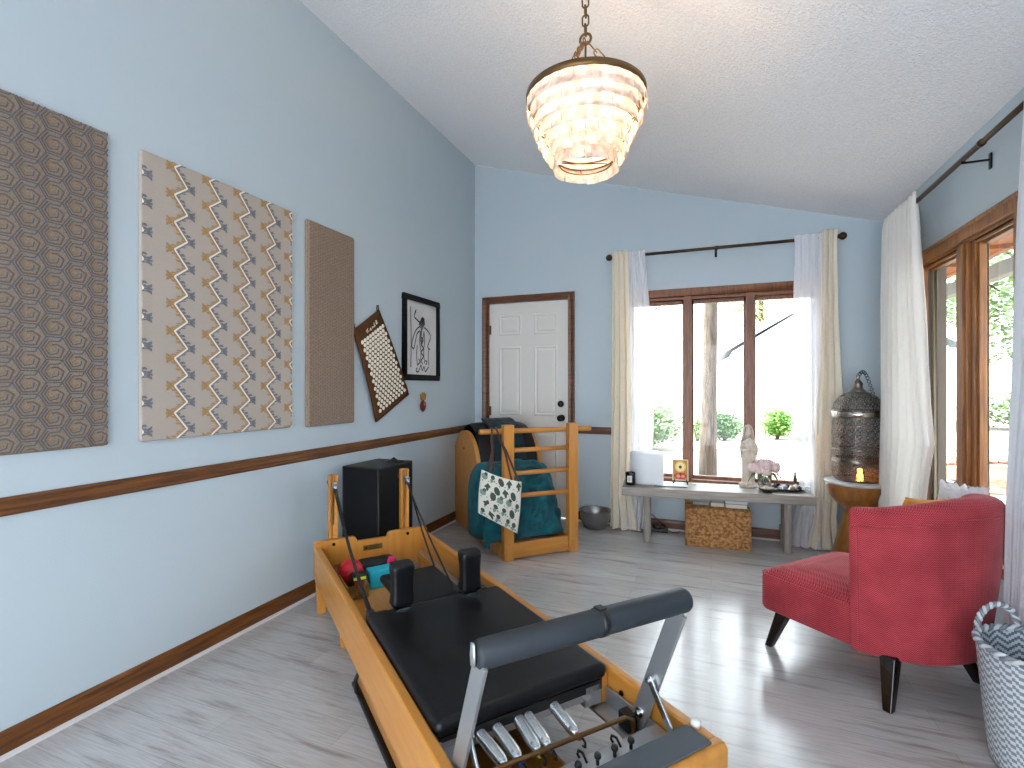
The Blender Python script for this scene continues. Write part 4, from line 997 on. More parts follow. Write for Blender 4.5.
# ------------------------------------------------------------------ curtains and rods
def rod(name, label, p, q, finials, brackets, wall):
    t = thing(name, label, 'curtain rod', (0, 0, 0), group=None); p, q = Vector(p), Vector(q); d = (q-p).normalized()
    b = MB(); b.cyl(p, q, .0125, n=14); m = (p+q)/2; b.cyl(m-d*.012, m+d*.012, .016, n=14); b.build('pole', BRONZE, t)
    for e, s in finials:
        e = Vector(e); b = MB(); b.cyl(e, e+d*s*.02, .012, .018, 14); b.ball(e+d*s*.042, .029, 16); b.build('finial', BRONZE, t)
    for c in brackets:
        c = Vector(c); w = Vector(wall); b = MB(); e = c+w
        b.bar(c+Vector((0, 0, -.018)), e+Vector((0, 0, -.018)), .010, .008); b.bar(c+Vector((0, 0, -.022)), c+Vector((0, 0, .004)), .016, .008, up=d); b.bar(e-w*.05+Vector((0, 0, -.06)), e-w*.05+Vector((0, 0, .012)), .02, .006, up=w); b.build('bracket', BLACKM, t)
rod('curtain_rod', 'dark bronze curtain rod above the back window', (-.80, 4.468, 2.384), (.888, 4.468, 2.384), (((-.80, 4.468, 2.384), -1), ((.888, 4.468, 2.384), 1)), ((.038, 4.468, 2.384), (-.72, 4.468, 2.384), (.84, 4.468, 2.384)), (0, .08, 0))
rod('curtain_rod', 'dark bronze curtain rod running along the right wall close to the ceiling', (1.1, 1.55, 2.306), (1.1, 4.05, 2.306), (((1.1, 1.55, 2.306), -1),), ((1.1, 2.97, 2.306), (1.1, 1.9, 2.306)), (.105, 0, 0))

def curtain(name, label, cat, axis, off, prof, folds, amp, m, header=True, seed=0, nu=120, nv=60, solid=.003, pool=0, phase=0.):
    """prof: [(v, z, a0, a1, amp_scale)] from the rod (v=0) to the hem (v=1); a0..a1 is the run along the wall"""
    t = thing(name, label, cat, (off, 0, 0) if axis == 'y' else (0, off, 0))
    def fn(u, v):
        z, a0, a1, k = knots(prof, v)
        ph = 2*PI*folds*u+phase+.55*noise.noise(Vector((u*3, v*1.6, seed)))*2
        w = amp*k*(math.sin(ph)+.35*math.sin(2.1*ph+1.3+seed))*(1+.3*noise.noise(Vector((u*5, v*2, seed+9))))
        a = lerp(a0, a1, u)+.35*(a1-a0)/folds*.3*math.cos(ph)
        a += pool*max(0, (v-.93)/.07)*noise.noise(Vector((u*6, 2, seed)))
        w -= pool*max(0, (v-.94)/.06)*(.6+.6*noise.noise(Vector((u*9, 5, seed))))*(1 if axis == 'x' else 1)
        return (a, w, z) if axis == 'x' else (w, a, z)
    b = MB(); b.grid(fn, nu, nv); o = b.build('cloth', m, t, solid=solid, fixn=False)
    return t
# back window, left pair
curtain('curtain', 'cream drape left of the back window, pooling on the floor', 'curtain', 'x', 4.432,
        [(0, 2.425, -.815, -.68, .55), (.03, 2.35, -.812, -.675, .8), (.3, 1.7, -.815, -.66, 1), (.6, 1.0, -.82, -.65, 1.1), (.88, .3, -.83, -.65, 1.1), (.985, .02, -.83, -.60, 1.3), (1, .008, -.84, -.56, 1.4)], 3, .022, DRAPE, seed=1, pool=.05)
curtain('sheer_curtain', 'white sheer at the left edge of the back window', 'sheer curtain', 'x', 4.446,
        [(0, 2.415, -.69, -.535, .5), (.03, 2.35, -.69, -.53, .8), (.35, 1.6, -.68, -.47, 1), (.65, .9, -.68, -.46, 1), (.9, .25, -.70, -.50, 1.1), (1, .01, -.70, -.52, 1.3)], 4, .016, SHEER, seed=4, pool=.06, solid=0)
# back window, right pair
curtain('sheer_curtain', 'white sheer hanging over the right pane of the back window', 'sheer curtain', 'x', 4.446,
        [(0, 2.415, .595, .81, .5), (.03, 2.35, .60, .81, .8), (.3, 1.7, .585, .80, 1), (.62, .95, .60, .79, 1), (.85, .4, .64, .82, 1.1), (1, .01, .54, .84, 1.5)], 4, .016, SHEER, seed=6, pool=.06, solid=0)
curtain('curtain', 'cream drape right of the back window beside the metal lantern', 'curtain', 'x', 4.430,
        [(0, 2.43, .785, .885, .55), (.03, 2.35, .785, .88, .8), (.3, 1.75, .775, .89, 1), (.55, 1.1, .745, .92, 1.1), (.68, .8, .735, .925, 1.1), (.9, .25, .73, .88, 1.1), (1, .008, .69, .90, 1.4)], 3, .022, DRAPE, seed=8, pool=.05)
# right wall
curtain('curtain', 'tall pale drape in the corner behind the lantern', 'curtain', 'y', 1.084,
        [(0, 2.347, 4.049, 3.496, 0.5), (0.03, 2.277, 4.049, 3.501, 0.8), (0.3, 1.739, 4.068, 3.443, 1), (0.55, 1.152, 4.078, 3.355, 1), (0.66, 0.927, 4.088, 3.296, 1.1), (0.82, 0.516, 4.098, 3.443, 1.1), (1, 0.010, 4.108, 3.482, 1.3)], 8, .030, DRAPEW, seed=12, pool=.03)
curtain('sheer_curtain', 'dense white sheer hanging between the red chair back and the woven basket', 'sheer curtain', 'y', 1.084,
        [(0, 2.345, 2.445, 1.712, 0.5), (0.03, 2.277, 2.445, 1.712, 0.8), (0.2, 1.944, 2.479, 1.712, 1), (0.65, 0.800, 2.543, 2.24, 1), (1, 0.010, 2.562, 2.36, 1)], 9, .020, SHEERN, seed=15, solid=0)

# ------------------------------------------------------------------ pierced lantern on its pedestal
LC = (.962, 4.185)
t = thing('pedestal_table', 'goblet shaped golden brown wooden pedestal under the metal lantern', 'pedestal', (*LC, 0))
HONEY = mat('polished_brown_wood', '#86531f', .28, c2='#a56c31', scale=2.5, stretch=(9, 9, 1.4), bump=.04, coat=.3)
b = MB(); b.lathe([(0, .0), (.165, .0), (.170, .012), (.155, .06), (.128, .16), (.100, .27), (.083, .345), (.080, .372), (.094, .392), (.140, .425), (.172, .47), (.190, .52), (.198, .548), (.198, .556), (0, .556)], 48); b.build('goblet', HONEY, t)
t = thing('round_slab', 'pale round slab edge on top of the wooden pedestal', 'slab', (*LC, .5565))
b = MB(); b.lathe([(0, 0), (.196, 0), (.204, .006), (.205, .016), (.198, .022), (0, .022)], 48); b.build('slab', mat('pale_marble', '#c9c8c6', .4, c2='#dddcda', scale=8), t)
LZ = .579
lan = thing('metal_lantern', 'large pierced dark silver Moroccan lantern with domed top', 'lantern', (*LC, LZ)); lan.scale = (.91, .91, .97)
PEW = mat('antique_pewter', '#958c84', .28, c2='#6f675f', scale=12, metal=.95)
lp = [(.135, .0), (.158, .012), (.168, .035), (.171, .07), (.171, .14), (.171, .165), (.171, .42), (.171, .47), (.173, .485), (.173, .50), (.168, .52), (.155, .565), (.128, .605), (.09, .63), (.055, .645), (.045, .66)]
LL = [0]
for p, q in zip(lp, lp[1:]): LL.append(LL[-1]+math.dist(p, q))
def lpt(s):
    s *= LL[-1]
    for i in range(len(lp)-1):
        if s <= LL[i+1]+1e-9: f = (s-LL[i])/(LL[i+1]-LL[i]); return lerp(lp[i][0], lp[i+1][0], f), lerp(lp[i][1], lp[i+1][1], f)
    return lp[-1]
NU, NV = 320, 210
def lf(u, v): r, z = lpt(v); return (r*math.cos(2*PI*u), r*math.sin(2*PI*u), z)
def lpick(i, j):
    r, z = lpt((j+.5)/NV); u = (i+.5)/NU
    if z < .018 or z > .632 or .135 < z < .165 or .455 < z < .512 or .222 < z < .232: return 0
    n = 20 if z < .51 else 18
    a = u*n; w = .050; b_ = z/w
    if z < .135: n = 26; a = u*n; b_ = z/.040
    ca, cb = a-math.floor(a)-.5, b_-math.floor(b_)-.5; rr = math.hypot(ca, cb); th = math.atan2(cb, ca); kr = math.hypot(abs(ca)-.5, abs(cb)-.5)
    return None if (rr < .16 or (.22 < rr < .45 and abs(math.sin(4*th)) > .36) or kr < .20) else 0
b = MB(); b.grid(lf, NU, NV, cu=True, pick=lpick); pb = b.build('pierced_body', [PEW, mat('painted_inner_shade', '#14110f', .8, metal=.2)], lan, solid=.0024); pb.modifiers['s'].material_offset = 1; pb.modifiers['s'].material_offset_rim = 0; pb.modifiers['s'].offset = -1  # inner faces coloured dark, painting shade behind the holes
for z in (.139, .161, .227, .459, .508):
    r = .1725 if z < .5 else .1735
    b = MB(); b.tube([(r*math.cos(2*PI*k/48), r*math.sin(2*PI*k/48), z) for k in range(48)], .0042, 6, closed=True); b.build('band_ring', PEW, lan)
b = MB(); b.lathe([(.172, .463), (.176, .467), (.176, .500), (.172, .504)], 48, caps=False); b.build('smooth_band', mat('bright_pewter', '#b0aaa4', .25, metal=1), lan, solid=.001)
b = MB(); b.lathe([(.13, .0), (.14, -.0), (.14, .008), (.13, .010), (0, .010)], 40); b.build('base_plate', PEW, lan)
b = MB(); b.lathe([(.06, .640), (.048, .655), (.034, .668), (.030, .690), (.036, .698), (.030, .708), (.014, .730), (.010, .742), (.016, .752), (.010, .764), (.006, .778), (0, .782)], 28); b.build('finial', PEW, lan)
b = MB()
for k in range(11):
    f = k/10; c = Vector((.012+.085*f, 0, .762+.05*math.sin(PI*f*.9)*(1-f)-.14*f*f+.01)); ang = k*PI/2
    b.tube([c+Vector((.010*math.cos(a)*.7+.004*math.cos(a), .009*math.sin(a)*math.cos(ang), .011*math.sin(a))) for a in [2*PI*i/10 for i in range(10)]], .0024, 5, closed=True)
b.build('chain', BLACKM, lan)
b = MB(); b.ball((0, -.06, .075), .018, 14, sz=1.3); b.cyl((0, -.06, .01), (0, -.06, .055), .020, n=14); b.build('bulb', mat('amber_bulb', '#ffb04a', .5, emis='#ff9a33', estr=2.5), lan)

# ------------------------------------------------------------------ red slipper chair (local x faces forward, y towards the camera side)
CC = (.70, 2.70); CRZ = math.atan2(.66, -.75)
RED = bpy.data.materials.new('red_herringbone'); RED.use_nodes = True
def red_mat():
    nt = RED.node_tree; N = nt.nodes; Lk = nt.links; b = N['Principled BSDF']
    tc = N.new('ShaderNodeTexCoord'); w = N.new('ShaderNodeTexWave'); w.wave_type = 'BANDS'; w.bands_direction = 'Z'
    w.inputs['Scale'].default_value = 36; w.inputs['Distortion'].default_value = 0
    # zigzag: shift z by a triangle wave of the run around the chair
    sx = N.new('ShaderNodeSeparateXYZ'); Lk.new(tc.outputs['Object'], sx.inputs[0])
    ad = N.new('ShaderNodeMath'); ad.operation = 'ADD'; Lk.new(sx.outputs['X'], ad.inputs[0]); Lk.new(sx.outputs['Y'], ad.inputs[1])
    pp = N.new('ShaderNodeMath'); pp.operation = 'PINGPONG'; pp.inputs[1].default_value = .013; Lk.new(ad.outputs[0], pp.inputs[0])
    az = N.new('ShaderNodeMath'); az.operation = 'ADD'; Lk.new(sx.outputs['Z'], az.inputs[0]); Lk.new(pp.outputs[0], az.inputs[1])
    cb = N.new('ShaderNodeCombineXYZ'); Lk.new(az.outputs[0], cb.inputs['Z']); Lk.new(cb.outputs[0], w.inputs['Vector'])
    n = N.new('ShaderNodeTexNoise'); n.inputs['Scale'].default_value = 9; n.inputs['Detail'].default_value = 5; Lk.new(tc.outputs['Object'], n.inputs['Vector'])
    r = N.new('ShaderNodeValToRGB'); r.color_ramp.elements[0].color = lin('#84202a'); r.color_ramp.elements[1].color = lin('#ca525b'); Lk.new(w.outputs['Fac'], r.inputs['Fac'])
    r.color_ramp.elements[0].position = .2; r.color_ramp.elements[1].position = .9
    r2 = N.new('ShaderNodeValToRGB'); r2.color_ramp.elements[0].color = lin('#d8d0d0'); r2.color_ramp.elements[0].position = .35; r2.color_ramp.elements[1].position = .65; Lk.new(n.outputs['Fac'], r2.inputs['Fac'])
    mx = N.new('ShaderNodeMix'); mx.data_type = 'RGBA'; mx.blend_type = 'MULTIPLY'; mx.inputs['Factor'].default_value = .8
    Lk.new(r.outputs['Color'], mx.inputs['A']); Lk.new(r2.outputs['Color'], mx.inputs['B']); Lk.new(mx.outputs['Result'], b.inputs['Base Color'])
    b.inputs['Roughness'].default_value = .85; b.inputs['Sheen Weight'].default_value = .3; b.inputs['Sheen Roughness'].default_value = .4; b.inputs['Sheen Tint'].default_value = lin('#ffb5b5'); b.inputs['Specular IOR Level'].default_value = .2
    bp = N.new('ShaderNodeBump'); bp.inputs['Strength'].default_value = .3; bp.inputs['Distance'].default_value = .003; Lk.new(w.outputs['Fac'], bp.inputs['Height']); Lk.new(bp.outputs['Normal'], b.inputs['Normal'])
red_mat()
chair = thing('slipper_chair', 'red herringbone armless chair with curved wraparound back and dark legs', 'chair', (*CC, 0), CRZ)
# seat: plan outline = straight sides to the front, round behind; built as stacked rings
def seat_outline(g, fx=.372, sw=.318, R=.318):
    P = []
    cr = .05
    for k in range(9): a = -PI/2+k/8*PI/2; P.append((fx-cr+cr*math.cos(a)-g, -(sw-cr)+cr*math.sin(a)+(g if a < -.1 else g)))
    for k in range(9): a = k/8*PI/2; P.append((fx-cr+cr*math.cos(a)-g, (sw-cr)+cr*math.sin(a)-g))
    for k in range(24): a = PI/2+(k+.5)/24*PI; P.append(((R-g)*math.cos(a)-.02, (sw-g)*math.sin(a)))
    return P
b = MB(); rings = []
for g, z, s in ((.02, .172, 0), (.004, .178, 0), (0, .19, 0), (0, .315, 0), (.002, .333, 0), (.008, .345, 0), (.03, .362, .2), (.07, .376, .5), (.13, .388, .8), (.2, .396, 1)):
    rings.append([(x, y, z) for x, y in seat_outline(g)])
k = len(rings[0]); b.add([p for r in rings for p in r], [(i*k+j, i*k+(j+1) % k, (i+1)*k+(j+1) % k, (i+1)*k+j) for i in range(len(rings)-1) for j in range(k)], True)
b.add(rings[-1], [tuple(range(k))], True); b.add(rings[0], [tuple(range(k))[::-1]], False)
seat = b.build('seat', RED, chair)
b = MB(); P = [(x*1.003, y*1.003, .340) for x, y in seat_outline(.003)]; b.tube(P, .0045, 6, closed=True); b.build('piping', RED, seat)
# back: shell swept round the rear
A0, A1 = PI*.56, PI*1.45
def crest(u): return .738+.058*math.sin(PI*u)**1.4
def back(u, v):
    """v runs outer bottom -> outer top -> over the roll -> inner bottom"""
    a = lerp(A0, A1, u); ct = crest(u)
    endf = min(1, min(u, 1-u)/.035); endf = math.sqrt(1-(1-endf)**2)      # rounds the two end faces
    th = .105*(.55+.45*endf)
    if v < .45:
        f = v/.45; z = lerp(.172, ct-.035, f); ro = .335+.030*f+.006*math.sin(PI*f)
    elif v < .62:
        f = (v-.45)/.17; ang = f*PI; mid = .365-th/2; ro = mid+th/2*math.cos(ang); z = ct-.035+.045*math.sin(ang)
    else:
        f = (v-.62)/.38; z = lerp(ct-.035, .30, f); ro = .365-th-.012*math.sin(PI*f)-.02*f
    fl = .012*(v if v < .5 else 1)
    wide = 1+.29*max(0, -math.sin(a)+.25)*(.5+.5*min(1, z/.6))
    return (ro*math.cos(a)*wide**.6, ro*math.sin(a)*.985*wide, z)
b = MB(); b.grid(back, 64, 60)
for u in (0, 1):    # end faces
    pts = [back(u, j/60) for j in range(61)]
    b.add(pts, [tuple(range(61))], True)
bk = b.build('backrest', RED, chair)
b = MB()
for off in (0,):
    b.tube([tuple(Vector(back(u, .43))*1.0+Vector((0, 0, 0))) for u in [k/50 for k in range(51)]], .005, 6)
for u in (.03, .97): b.tube([back(u, j/40*.43) for j in range(41)], .0045, 6)
b.build('piping', RED, bk)
DARKL = mat('espresso_leg', '#0e0806', .2, coat=.3)
for (x0, y0), (x1, y1), r in (((.275, .245), (.322, .30), 1), ((.275, -.245), (.322, -.30), 1), ((-.175, .262), (-.205, .338), 1), ((-.205, -.16), (-.277, -.205), 1)):
    b = MB(); top, bot = Vector((x0, y0, .185)), Vector((x1, y1, 0))
    b.hexa([bot+Vector((sx*.016, sy*.016, 0)) for sx, sy in ((-1, -1), (1, -1), (1, 1), (-1, 1))]+[top+Vector((sx*.029, sy*.029, 0)) for sx, sy in ((-1, -1), (1, -1), (1, 1), (-1, 1))])
    b.build('leg', DARKL, chair, bevel=.005)
# cushions on the chair
def cushion(name, label, loc, rot, w, h, d, m, cat='cushion', nz=0., seed=0):
    t = thing(name, label, cat, loc); t.rotation_euler = rot
    def side(s):
        def fn(u, v):
            x, z = (u-.5)*w, (v-.5)*h; e = (1-abs(2*u-1)**2.6)*(1-abs(2*v-1)**2.6); pin = 1-.06*(1-abs(2*u-1))*0
            nn = nz*noise.noise(Vector((u*11, v*11, s+seed)))
            return (x*(1-.05*(1-abs(2*v-1)**2)), s*(d/2*max(0, e)**.55)+nn*e, z*(1-.05*(1-abs(2*u-1)**2))+nn)
        return fn
    b = MB(); b.grid(side(1), 24, 24); b.grid(side(-1), 24, 24); b.build('cover', m, t); return t
def cw(x, y, z): p = rot2((x, y), CRZ); return (CC[0]+p[0], CC[1]+p[1], z)
cushion('cushion', 'mustard yellow cushion peeking over the top of the chair back', cw(-.150, .0, .595), (.12, .12, CRZ-PI/2), .34, .36, .10, mat('mustard_cloth', '#d08f2c', .85, bump=.2, bscale=200))
cushion('cushion', 'shaggy white cushion standing at the far side of the chair back', cw(-.155, -.325, .625), (.10, .12, CRZ-PI/2-1.0), .17, .37, .10, mat('white_shag', '#dfe0e2', .95, bump=.6, bscale=90), nz=.018, seed=3)
cushion('cushion', 'grey patterned cushion low on the chair seat', cw(-.06, .13, .465), (-.4, .0, CRZ-PI/2+1.1), .18, .16, .08, mat('grey_velvet', '#8b8a92', .9, c2='#b5b2b8', scale=30))

# ------------------------------------------------------------------ woven basket by the camera
BC = (1.007, 2.122)
t = thing('laundry_basket', 'tall tapered grey and white woven basket with loop handles', 'basket', (*BC, 0))
BG = mat('grey_fibre', '#7a828a', .6); BWT = mat('white_fibre', '#c6cbd0', .6)
NU, NV = 128, 66
def bkr(v): return lerp(.142, .178, v**.8)
def bo(u, v): r = bkr(v)+.003*math.sin(v*NV*PI)*math.sin(u*NU*PI/2+v*20); return (r*math.cos(2*PI*u), r*math.sin(2*PI*u), .01+.38*v)
b = MB(); b.grid(bo, NU, NV, cu=True, pick=lambda i, j: 0 if ((i+j*1) % 4 < 2) ^ ((j//1) % 2 == 0 and (i % 4) == 0) else 1)
b.lathe([(0, .004), (.142, .004), (.143, .012)], 48, caps=False); b.build('outer_weave', [BG, BWT], t)
def zz(i, j): k = (i % 8); k = k if k < 4 else 8-k; return 0 if (j+k) % 4 < 2 else 1
b = MB(); b.grid(lambda u, v: ((bkr(v)-.007)*math.cos(2*PI*u), (bkr(v)-.007)*math.sin(2*PI*u), .014+.374*v), NU, NV, cu=True, pick=zz); b.lathe([(0, .012), (.135, .014)], 48, caps=False)
b.build('inner_weave', [mat('slate_fibre', '#5c6c7a', .6), BWT], t)
b = MB()
for s in (0, PI):
    b.mi = 0 if s == 0 else 1
    b.tube([((.175+.006*math.cos(a*22+s))*math.cos(a), (.175+.006*math.cos(a*22+s))*math.sin(a), .390+.006*math.sin(a*22+s)) for a in [2*PI*k/220 for k in range(220)]], .0065, 6, closed=True)
b.build('rim', [BG, BWT], t)
for s in (0, 1):
    b = MB(); ca = PI*.62+s*PI; w = Vector((-math.sin(ca), math.cos(ca), 0)); o_ = Vector((math.cos(ca), math.sin(ca), 0))*.175
    for tw in (0, PI):
        b.mi = 0 if tw == 0 else 1; P = []
        for k in range(61):
            a = PI*k/60; c = o_+w*(.072*math.cos(a))+Vector((0, 0, .385+.085*math.sin(a))); n1 = w*math.cos(a)+Vector((0, 0, math.sin(a))); n2 = o_.normalized()
            P.append(c+n1*.0055*math.cos(k*.9+tw)+n2*.0055*math.sin(k*.9+tw))
        b.tube(P, .006, 6)
    b.build('handle', [BG, BWT], t)

# ------------------------------------------------------------------ capiz chandelier
CHX, CHY = -.466, 1.972
ch = thing('chandelier', 'glowing capiz shell chandelier hanging on a brass chain', 'chandelier', (CHX, CHY, 2.10))
CAPIZ = bpy.data.materials.new('capiz_shell'); CAPIZ.use_nodes = True
def capiz():
    nt = CAPIZ.node_tree; N = nt.nodes; Lk = nt.links
    for n in list(N): N.remove(n)
    o = N.new('ShaderNodeOutputMaterial'); mx = N.new('ShaderNodeMixShader'); d = N.new('ShaderNodeBsdfPrincipled'); tr = N.new('ShaderNodeBsdfTranslucent'); mx.inputs['Fac'].default_value = .5
    tc = N.new('ShaderNodeTexCoord'); ns = N.new('ShaderNodeTexNoise'); ns.inputs['Scale'].default_value = 30; Lk.new(tc.outputs['Object'], ns.inputs['Vector'])
    r = N.new('ShaderNodeValToRGB'); r.color_ramp.elements[0].color = lin('#d6c6bd'); r.color_ramp.elements[1].color = lin('#f4ece6'); r.color_ramp.elements[0].position = .35; r.color_ramp.elements[1].position = .6; Lk.new(ns.outputs['Fac'], r.inputs['Fac'])
    Lk.new(r.outputs['Color'], d.inputs['Base Color']); Lk.new(r.outputs['Color'], tr.inputs['Color']); d.inputs['Roughness'].default_value = .3
    Lk.new(d.outputs['BSDF'], mx.inputs[1]); Lk.new(tr.outputs['BSDF'], mx.inputs[2]); Lk.new(mx.outputs['Shader'], o.inputs['Surface'])
capiz()
SHELLEDGE = BRASS
RT_, ZT = .235, .287
b = MB(); b.lathe([(RT_-.004, ZT-.010), (RT_+.002, ZT-.010), (RT_+.002, ZT+.016), (RT_-.004, ZT+.016), (RT_-.004, ZT-.010)], 72, caps=False); b.build('top_ring', BRASS, ch)
tiers = 7; shells = []
cam_dir = Vector((-CHX, -CHY, 0)).normalized()
for k in range(tiers):
    f = k/(tiers-1); r = lerp(.230, .120, f**1.12); zt = lerp(ZT-.004, .056, f); L = .062 if k < tiers-1 else .060
    b = MB(); b.tube([(r*math.cos(2*PI*i/48), r*math.sin(2*PI*i/48), zt) for i in range(48)], .0032, 6, closed=True); b.build('hoop', BRASS, ch)
    n = round(2*PI*r/.047)
    for i in range(n):
        a = 2*PI*(i+.5*(k % 2))/n; shells.append((k, r, zt, L, a, 2*PI/n))
b = MB(); b.tube([(.104*math.cos(2*PI*i/40), .104*math.sin(2*PI*i/40), .030) for i in range(40)], .0028, 6, closed=True)
for i in range(4): a = i*PI/2+.4; b.tube([(.122*math.cos(a), .122*math.sin(a), .058), (.104*math.cos(a), .104*math.sin(a), .030)], .002, 5)
b.tube([(-.104*math.cos(.4), -.104*math.sin(.4), .03), (.104*math.cos(.4), .104*math.sin(.4), .03)], .002, 5); b.build('hoop', BRASS, ch)
shells.sort(key=lambda s: -(math.cos(s[4])*cam_dir.x+math.sin(s[4])*cam_dir.y))
def shell(b, s):
    k, r, zt, L, a, da = s; random.seed(int(a*1000)+k*77); tilt = random.uniform(-.02, .06); tw = random.uniform(-.06, .06); dl = random.uniform(-.004, .003); h = da*.49
    ro = r+.003
    P = []
    for v in (0, 1):
        for u in (-1, 0, 1):
            aa = a+u*h*(1 if v == 0 else .97); rr = ro+(.002 if u == 0 else 0)+v*(.004+tilt*.10)+u*tw*.02*v
            P.append(Vector((rr*math.cos(aa), rr*math.sin(aa), zt+.004-v*(L+dl))))
    inn = [p*1 for p in P]
    for p in inn: d = Vector((p.x, p.y, 0)).normalized()*.0012; p -= d
    b.add(P+inn, [(0, 1, 4, 3), (1, 2, 5, 4), (7, 6, 9, 10), (8, 7, 10, 11), (3, 4, 10, 9), (4, 5, 11, 10), (1, 0, 6, 7), (2, 1, 7, 8), (0, 3, 9, 6), (5, 2, 8, 11)])
rest = MB()
for i, s in enumerate(shells):
    if i < 100: b = MB(); shell(b, s); b.build('shell', CAPIZ, ch, fixn=False)
    else: shell(rest, s)
rest.build('shell', CAPIZ, ch, fixn=False)['kind'] = 'stuff'
# suspension: three short chains to a loop, then the long chain up to the ceiling canopy
def links(b, p, q, n, w=.011, r=.0026):
    p, q = Vector(p), Vector(q); d = (q-p).normalized(); L = (q-p).length/n; x = d.cross(Vector((0, 1, .3))).normalized(); y = d.cross(x)
    for i in range(n):
        c = p+d*L*(i+.5); s = x if i % 2 else y; h = L*.62
        b.tube([c+d*(h-w)*(1 if math.sin(a) > 0 else -1)+d*w*math.sin(a)+s*w*math.cos(a) for a in [2*PI*k/14+.1 for k in range(14)]], r, 5, closed=True)
HZ = .515
for k in range(3):
    a = 2*PI*k/3+.6; b = MB(); links(b, (RT_*math.cos(a), RT_*math.sin(a), ZT+.02), (.012*math.cos(a), .012*math.sin(a), HZ), 7); b.build('short_chain', BRASS, ch)
b = MB(); b.tube([(.022*math.cos(x), 0, HZ+.012+.022*math.sin(x)) for x in [2*PI*i/20 for i in range(20)]], .005, 8, closed=True); b.build('loop', BRASS, ch)
top = ceil_z(CHX)-2.10
b = MB(); links(b, (0, 0, HZ+.03), (0, 0, top-.02), 8, .013, .0034); b.build('chain', BRASS, ch)
b = MB(); b.at(0, 0, top, ry=math.atan(SL)); b.lathe([(0, -.030), (.02, -.028), (.05, -.012), (.06, -.001), (0, -.001)], 28); b.build('canopy', BRASS, ch)
b = MB(); b.cyl((0, 0, .14), (0, 0, HZ), .004, n=8)
for k in range(3): a = 2*PI*k/3; b.tube([(0, 0, .17), (.035*math.cos(a), .035*math.sin(a), .155), (.06*math.cos(a), .06*math.sin(a), .165)], .004, 6); b.cyl((.06*math.cos(a), .06*math.sin(a), .16), (.06*math.cos(a), .06*math.sin(a), .195), .010, n=12)
b.build('lamp_holder', BRASS, ch)
BULB = mat('warm_bulb', '#ffe2b8', .5, emis='#ffdcb0', estr=27)
for k in range(3):
    a = 2*PI*k/3; b = MB(); b.ball((.06*math.cos(a), .06*math.sin(a), .225), .019, 14, sz=1.6); b.build('bulb', BULB, ch)

# ------------------------------------------------------------------ outside
GND = mat('straw_ground', '#99928a', .95, c2='#837b6e', scale=1.5, bump=.3, bscale=30)
struct(MB().box(-40, 60, YB+.2, 70, -.3, -.06).build('yard_ground', GND))
struct(MB().box(XR+.2, 60, -30, YB+.2, -.3, -.06).build('side_ground', GND))
struct(MB().box(-14, XR+.2, -16, YN-.2, -.3, -.06).build('bounce_ground', mat('bounce_pale', '#cdd2d8', .9)))  # unseen pale ground, added behind the room to bounce daylight in
struct(MB().box(-8, 14, 11.2, 13.0, -.06, -.045).build('path', mat('pale_concrete', '#cfc9c0', .9)))
b = MB(); b.grid(lambda u, v: (2.6+5.5*u+.5*math.sin(7*v), 7.5+5*v+.4*math.sin(6*u), -.05+.03*noise.noise(Vector((u*8, v*8, 0)))), 30, 30)
tag(b.build('mulch_bed', mat('red_mulch', '#9a6a4c', .95, c2='#6d4732', scale=9, bump=.6, bscale=60)), 'reddish mulch bed outside the side window', 'mulch', kind='stuff')
random.seed(31)
for i, rx in enumerate((3.56, 3.70, 3.84, 4.26, 4.42, 4.58, 4.74, 4.90)):
    bm = bmesh.new(); r = random.uniform(.07, .13); bmesh.ops.create_icosphere(bm, subdivisions=2, radius=r)
    for v in bm.verts: v.co *= 1+.3*noise.noise(v.co*6+Vector((i, 0, 0))); v.co.z *= .65
    me = bpy.data.meshes.new('rock'); bm.to_mesh(me); bm.free(); me.materials.append(bpy.data.materials.get('fieldstone') or mat('fieldstone', '#8d8072', .9, c2='#a89a8a', scale=8))
    o = bpy.data.objects.new('rock', me); COL.objects.link(o); o.location = (rx, 10.2+.58*(rx-3.3)+random.uniform(-.06, .06), -.03+r*.35)
    tag(o, 'rough brown fieldstone in the border row outside the side window', 'rock', 'border stones outside the side window')
def leaf_mat(n, c, c2): return mat(n, c, .6, c2=c2, scale=5, spec=.3)
def foliage(b, c, rx, ry, rz, n, s, shell=.45):
    for _ in range(n):
        while True:
            p = Vector((random.uniform(-1, 1), random.uniform(-1, 1), random.uniform(-1, 1)))
            if shell < p.length < 1: break
        q = Vector((c[0]+p.x*rx, c[1]+p.y*ry, c[2]+p.z*rz)); a = random.uniform(0, 2*PI); e = random.uniform(-.6, .9)
        d = Vector((math.cos(a)*math.cos(e), math.sin(a)*math.cos(e), math.sin(e))); w = d.cross(Vector((0, 0, 1))).normalized()*s*.42; k = s*random.uniform(.7, 1.2)
        b.quad(q-d*k*.5, q-w*.9+d*k*.05, q+d*k*.5, q+w*.9+d*k*.05)
